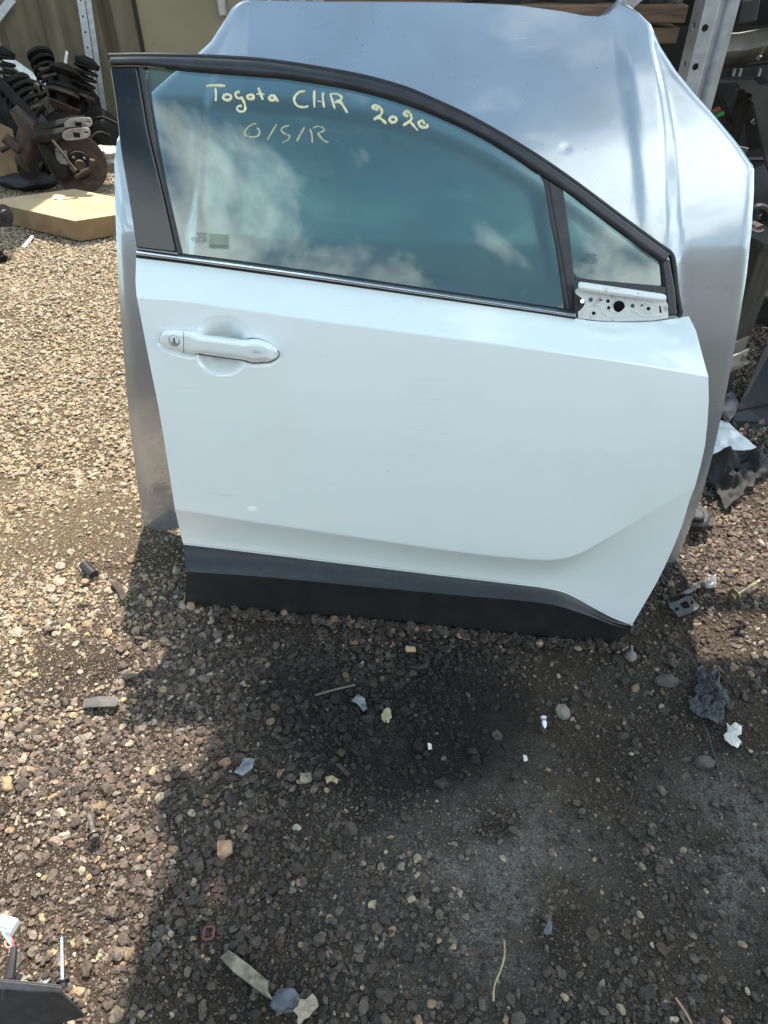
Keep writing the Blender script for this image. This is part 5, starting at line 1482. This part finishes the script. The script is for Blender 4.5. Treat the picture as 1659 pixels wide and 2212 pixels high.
lumpg(1165.5, 1389, (0.0095, 0.0095, 0.0095), 4, pmat('rusty_ball', (0.22, 0.12, 0.06), 0.4, metal=0.4, col2=(0.36, 0.30, 0.24), vs=160), 'steel_ball', 'small rusty steel ball by the sill', 'ball', 0.04, 1.7)
sheet('cardboard_scrap', 'small tan cardboard scrap lying below the door sill', 'cardboard', z7([(700, 305), (765, 303), (770, 335), (703, 337)]), M['card'], 0.014, 0.002, 60, 0.003, seed=1, n=24, rings=3)
m = MB(); cc = gp(900, 1424, 0.020); pts = [cc + Vector((0.024 * math.cos(t), 0.024 * math.sin(t) * 1.0, 0.002 * math.sin(3 * t))) for t in np.linspace(-2.5, 1.0, 22)]
m.tube(pts, [0.0012 + 0.0052 * math.sin(math.pi * i / 21) for i in range(22)], 8); tag(m.build('rubber_crescent', M['rubber'], None), 'crescent of grey rubber on stones under the door', 'rubber scrap')
# film, clip plate and bolts on the right
sheet('torn_film', 'twisted white strip of torn plastic film right of the door', 'film', z5([(485, 1725), (550, 1690), (620, 1640), (700, 1622), (738, 1620), (735, 1575), (790, 1568), (800, 1610), (790, 1690), (720, 1690), (650, 1665), (560, 1735)]), M['film'], 0.014, 0.018, 60, 0.0008, rings=8, seed=9, n=80)
o_ = z5([(385, 1800), (460, 1780), (540, 1735), (590, 1730), (612, 1768), (640, 1795), (662, 1828), (640, 1850), (560, 1890), (470, 1920), (440, 1870), (395, 1835)])
hs = [z5([(460 + 20 * math.cos(t), 1850 + 17 * math.sin(t)) for t in np.linspace(0, 6.283, 13)[:-1]]), z5([(482, 1800), (540, 1772), (562, 1800), (578, 1835), (535, 1845), (500, 1830)]), z5([(590 + 18 * math.cos(t), 1790 + 18 * math.sin(t)) for t in np.linspace(0, 6.283, 11)[:-1]])]
m = MB(); m.holed([gp(a, b, 0.020) for a, b in o_], [[gp(a, b, 0.020) for a, b in h] for h in hs], lambda p: p - Vector((0, 0, 0.003)))
tag(m.build('clip_plate', pmat('grey_black_plastic', (0.03, 0.031, 0.034), 0.45, col2=(0.045, 0.045, 0.047), vs=50), None, smooth=False), 'flat black plastic clip plate with holes right of the door', 'clip plate')
bolt('long_bolt', 'long zinc bolt with a wide washer at the right edge', 1577, 1304, 1632, 1270, 0.0042, 0.0085, 0.018, 'brassy', 0.017, 'loose bolts on the ground')
bolt('short_bolt', 'short dark bolt lying in shade at the far right', 1599, 1364, 1574, 1369, 0.0042, 0.0065, 0.012, 'oily', 0, 'loose bolts on the ground')
bolt('machine_screw', 'dark flanged bolt on sunlit stones lower left', 209, 1814, 198, 1770, 0.0050, 0.0088, 0.014, 'ironbolt', 0.012, 'loose bolts on the ground')
# white push clip
e = thing('push_rivet', 'small white plastic push rivet on bare dirt', 'push rivet', gp(1177, 1566))
p0, p1 = gp(1174, 1549, 0.016), gp(1178, 1576, 0.013)
d = (p1 - p0).normalized()
m = MB(); m.lathe([(0.0, 0), (0.0065, 0.0), (0.0065, 0.002), (0.002, 0.002), (0.002, 0.006), (0.0055, 0.006), (0.0055, 0.0075), (0.0045, 0.008), (0.005, 0.014), (0.003, 0.022), (0.0, 0.025)], 16, p0, d); m.build('rivet_body', M['whiteplas'], e)
m = MB(); m.lathe([(0.003, 0.0095), (0.0062, 0.0095), (0.0062, 0.011), (0.003, 0.011)], 16, p0 - d * 0.002, d); m.build('seal_ring', M['rubber'], e)
lumpg(835, 1543, (0.010, 0.017, 0.007), 14, pmat('foam_lump', (0.34, 0.30, 0.17), 0.9, col2=(0.22, 0.20, 0.13), vs=80, bump=0.5, bs=200), 'foam_lump', 'yellowish lump of foam on the dark stones', 'foam', 0.4)
sheet('grey_film_scrap', 'torn scrap of grey film left of the foam lump', 'film', z7([(340, 665), (390, 625), (430, 650), (450, 720), (420, 735), (385, 690)]), M['film'], 0.010, 0.012, 90, 0.0008, seed=12, n=48)
for i, (u_, v_, lab) in enumerate([(928, 1607, 'white paper crumb in the middle of the dark stones'), (1135, 1634, 'white paper crumb on the bare dirt at right'), (741, 1660, 'flat dark plastic shard left of centre')]):
    s_ = 8 if i < 2 else 13
    sheet(('paper_crumb', 'paper_crumb', 'plastic_shard')[i], lab, ('paper', 'paper', 'plastic shard')[i], [(u_ - s_ * .5, v_ - s_ * .9), (u_ + s_ * .5, v_ - s_ * .6), (u_ + s_ * .7, v_ + s_ * .7), (u_ - s_ * .3, v_ + s_ * .9)] if i < 2 else [(u_ - 18, v_ - 13), (u_ - 6, v_ - 15), (u_ + 13, v_ + 6), (u_ + 9, v_ + 14)], M['paper'] if i < 2 else M['blackplas'], 0.010, 0.006 if i < 2 else 0.001, 90, 0.002, seed=i + 20, n=28, rings=4)
gtube('dry_stick', 'straight dry twig on dark stones left of centre', 'twig', z7([(100, 640), (230, 604), (365, 572)]), 0.0025, pmat('twig', (0.10, 0.08, 0.06), 0.9, col2=(0.15, 0.12, 0.09), vs=50), 0.010)
sheet('bark_chip', 'small tan chip of bark near the clear film', 'bark', [(648, 1668), (672, 1667), (673, 1684), (658, 1690), (648, 1686)], M['wood'], 0.010, 0.005, 80, 0.004, seed=31, n=30, rings=4)
sheet('leaf_curl', 'curled cream dead leaf beside the bark chip', 'leaf', [(702, 1676), (718, 1672), (731, 1680), (728, 1690), (716, 1684), (706, 1690)], M['straw'], 0.010, 0.010, 90, 0.0008, seed=33, n=36, rings=5)
# left, sunlit
e = gtube('rubber_tube', 'short split black rubber tube on sunlit gravel', 'tube', z8([(572, 300), (600, 330), (640, 368)]), 0.0125, M['blackplas'], 0.016, 12)
sheet('felt_strip', 'dark felt strip half in the shade edge at left', 'felt strip', z8([(735, 395), (790, 388), (820, 430), (835, 490), (800, 500), (775, 440)]), M['rusty'], 0.010, 0.006, 40, 0.002, seed=41, n=40, smooth_outline=True)
sheet('rubber_strip', 'flat dusty black rubber strip on sunlit stones', 'rubber strip', z8([(555, 1150), (650, 1130), (775, 1130), (785, 1160), (765, 1195), (640, 1200), (545, 1210)]), pmat('dusty_rubber', (0.06, 0.058, 0.055), 0.7, col2=(0.12, 0.11, 0.095), vs=30), 0.014, 0.004, 20, 0.003, seed=43, n=50, rings=5)
sheet('clear_film', 'small creased piece of clear film on dark stones', 'film', [(527, 1636), (551, 1639), (545, 1660), (524, 1676), (505, 1668), (518, 1655)], M['film'], 0.014, 0.008, 40, 0.0008, seed=45, n=40, rings=5)
sheet('brick_chip', 'orange brown chip of brick at the shade edge', 'brick chip', [(470, 1819), (500, 1816), (502, 1840), (482, 1851), (470, 1850)], pmat('brick_chip', (0.34, 0.17, 0.09), 0.9, col2=(0.42, 0.33, 0.22), vs=60), 0.014, 0.004, 50, 0.010, seed=47, n=30, rings=4)
# bottom
e = gp(451, 2015, 0.013)
m = MB(); sq = [e + Vector((0.0085 * math.copysign(abs(math.cos(t)) ** 0.5, math.cos(t)), 0.0095 * math.copysign(abs(math.sin(t)) ** 0.5, math.sin(t)), 0.002 * math.cos(t))) for t in np.linspace(0, 2 * math.pi, 25)[:-1]]
m.tube(sq, 0.0022, 8, closed=True); tag(m.build('red_seal_ring', pmat('red_rubber', (0.17, 0.045, 0.035), 0.6, col2=(0.12, 0.035, 0.03), vs=90), None), 'small square red rubber ring at the bottom shade', 'seal ring')
sheet('wood_piece', 'weathered split piece of wood near the bottom edge', 'wood', z6([(1045, 512), (1085, 475), (1180, 545), (1272, 622), (1268, 660), (1290, 705), (1245, 680), (1180, 630), (1110, 580)]), M['wood'], 0.014, 0.010, 30, 0.008, seed=51, n=60, rings=6)
lumpg(617, 2163, (0.021, 0.017, 0.009), 24, pmat('blue_grey_stone', (0.06, 0.066, 0.078), 0.6, col2=(0.10, 0.105, 0.115), vs=60, bump=0.3, bs=200), 'blue_stone', 'bluish grey stone at the bottom edge beside the wood', 'stone', 0.5, 0.6)
e = sheet('corrugated_scrap', 'torn corrugated cardboard scrap at the bottom edge', 'cardboard', z6([(1388, 758), (1415, 735), (1420, 705), (1450, 708), (1482, 678), (1500, 700), (1510, 738), (1480, 765), (1465, 790), (1440, 800), (1425, 825), (1408, 822), (1412, 785)]), pmat('corrugated', (0.34, 0.27, 0.19), 0.9, col2=(0.24, 0.19, 0.13), vs=14, stretch=(3, 12, 1)), 0.016, 0.008, 60, 0.003, seed=53, n=60, rings=7)
gtube('dry_grass_stem', 'long pale dry grass stem low right of centre', 'straw', z9([(610, 365), (612, 420), (598, 480), (572, 545), (566, 610)]), 0.0016, M['straw'], 0.014, 6)
gtube('dry_twig', 'reddish dry twig at the bottom right edge', 'twig', z9([(1288, 592), (1320, 640), (1352, 695)]), 0.0018, pmat('red_twig', (0.36, 0.20, 0.11), 0.8, col2=(0.28, 0.15, 0.08)), 0.009, 6)
sheet('blue_shard', 'small blue plastic shard on the dust at lower right', 'plastic shard', z9([(788, 280), (805, 285), (800, 330), (785, 338), (768, 328)]), pmat('blue_plastic', (0.05, 0.06, 0.085), 0.3, col2=(0.09, 0.10, 0.13), vs=60), 0.012, 0.004, 60, 0.003, seed=57, n=26, rings=4)
lumpg(1440, 1472, (0.027, 0.017, 0.012), 71, pmat('brown_stone', (0.075, 0.062, 0.055), 0.8, col2=(0.05, 0.042, 0.038), vs=60, bump=0.4, bs=200), 'large_stone', 'largest flat brown stone, left of the glove', 'stone', 0.2, 0.5)
lumpg(1520, 1652, (0.019, 0.015, 0.012), 73, pmat('brown_stone_2', (0.06, 0.048, 0.042), 0.8, col2=(0.085, 0.07, 0.06), vs=60, bump=0.4, bs=200), 'round_stone', 'round dark brown stone touching the cable tie', 'stone', 0.15, 0.6)
lumpg(1216, 1535, (0.015, 0.018, 0.010), 75, pmat('pale_stone', (0.20, 0.175, 0.14), 0.8, col2=(0.13, 0.11, 0.09), vs=60, bump=0.4, bs=200), 'pale_stone', 'pale rough stone right of the push rivet', 'stone', 0.25, 0.6)
gtube('pale_stick', 'short pale stick on the gravel in front of the box', 'stick', [(50, 535), (60, 524), (70, 512)], 0.008, M['whiteplas'], 0.012)
lumpg(110, 386, (0.05, 0.05, 0.03), 81, M['whiteplas'], 'torn_plastic_bag', 'crumpled white plastic bag among the scrap', 'bag', 0.5, 0.9)

# ---- black trim with rod and wiring plug, bottom left corner
H0 = 0.115
e = thing('handle_trim', 'black plastic trim with a metal rod and wiring plug, bottom left corner', 'trim', gp(60, 2190))
zC = lambda x, y, z: gp(x * 0.1627, 1890 + y * 0.1627, z)
tp = [zC(-420, 1370, H0), zC(0, 1398, H0), zC(420, 1440, H0), zC(822, 1482, H0)]
lw = [zC(-420, 1490, H0 - 0.004), zC(0, 1512, H0 - 0.004), zC(420, 1545, H0 - 0.004), zC(812, 1562, H0 - 0.004)]
md = [zC(-420, 1760, H0 - 0.035), zC(0, 1770, H0 - 0.035), zC(500, 1775, H0 - 0.035), zC(985, 1730, H0 - 0.03)]
bt_ = [zC(-420, 2060, H0 - 0.07), zC(0, 2060, H0 - 0.07), zC(560, 2030, H0 - 0.07), zC(1130, 1890, H0 - 0.06)]
bk = [zC(-420, 1380, 0.01), zC(0, 1400, 0.01), zC(420, 1440, 0.01), zC(840, 1500, 0.01)]
G = [catmull(r_, 6) for r_ in (bk, tp, lw, md, bt_)]
m = MB(); m.slab(G, lambda p: p + Vector((0, 0.003, -0.003))); m.build('moulding', pmat('grained_black_plastic', (0.025, 0.025, 0.027), 0.42, col2=(0.04, 0.04, 0.042), vs=60, bump=0.25, bs=1500), e, bevel=0.0015, angle=30)
m = MB(); m.tube([zC(832, 1400, H0 - 0.006), zC(828, 1100, H0 - 0.006), zC(828, 840, H0 - 0.006), zC(828, 815, H0 - 0.006)], [0.0031, 0.0031, 0.0031, 0.0018], 12); m.build('rod', M['chrome'], e)
m = MB(); m.tube([zC(836, 1500, H0 - 0.010), zC(834, 1400, H0 - 0.008)], [0.0060, 0.0062], 14); m.tube([zC(836, 1428, H0 - 0.008), zC(836, 1405, H0 - 0.008)], 0.0095, 16); m.build('collar', M['blackplas'], e)
m = MB(); c0 = zC(610, 1430, H0 - 0.012); m.lathe([(0.0078, 0), (0.0078, 0.006), (0.0052, 0.008), (0.0052, 0.013), (0.0, 0.013)], 12, c0, (0, 0.5, 0.8)); m.build('screw', M['steel'], e)
m = MB(); m.tube([zC(120, 1420, H0 - 0.02), zC(150, 1250, H0 - 0.025), zC(175, 1080, H0 - 0.03), zC(185, 960, H0 - 0.03)], [0.008, 0.0065, 0.0055, 0.005], 10); m.build('cable_sleeve', M['rubber'], e)
m = MB(); m.box(zC(90, 665, H0 - 0.03), (0.030, 0.022, 0.014), Matrix.Rotation(-0.25, 3, 'Z')); m.box(zC(60, 640, H0 - 0.022), (0.02, 0.012, 0.006), Matrix.Rotation(-0.25, 3, 'Z')); m.build('wiring_plug', M['whiteplas'], e, bevel=0.0012, smooth=False)
for k, c_ in enumerate([(0.7, 0.72, 0.66), (0.05, 0.42, 0.16), (0.04, 0.20, 0.5), (0.65, 0.10, 0.08), (0.75, 0.25, 0.2)]):
    o_ = (k - 2) * 18
    pts = [zC(75 + o_ * 1.6, 730, H0 - 0.03), zC(105 + o_ * 1.3, 800, H0 - 0.026), zC(150 + o_ * 0.8, 880, H0 - 0.026), zC(183 + o_ * 0.25, 965, H0 - 0.03)]
    if k == 4: pts = [zC(180, 965, H0 - 0.03), zC(90, 960, H0 - 0.03), zC(65, 900, H0 - 0.03), zC(90, 850, H0 - 0.03)]
    m = MB(); m.tube(catmull(pts, 6), 0.0016, 7); m.build('plug_wire', pmat('plug_wire_%d' % k, c_, 0.45, col2=tuple(q * .85 for q in c_)), e)

# ---- the workshop behind the photographer, seen only in reflections
M['shed'] = pmat('shed_cladding', (0.13, 0.115, 0.10), rough=0.7, col2=(0.10, 0.09, 0.08), vs=1.5)
e = thing('workshop_building', 'brown clad workshop facing the yard behind the photographer', 'building', Vector((0, -6.5, 0)))
prof = []
x = -14.0
while x < 14:
    prof += [(x, 0), (x + 0.16, 0), (x + 0.20, -0.04), (x + 0.36, -0.04)]
    x += 0.40
G = [[Vector((a, -6.5 + b_, z)) for a, b_ in prof] for z in (0.0, 3.3)]
m = MB(); m.slab(G, lambda p: p + Vector((0, -0.05, 0))); m.build('wall', M['shed'], e, smooth=False)
m = MB(); m.box((0, -8.6, 3.42), (28.6, 4.6, 0.14), Matrix.Rotation(-0.06, 3, 'X')); m.build('roof', M['shed'], e, smooth=False)
m = MB(); m.box((-3.0, -6.45, 1.35), (2.6, 0.05, 2.7)); m.build('roller_door', M['shed'], e, smooth=False)
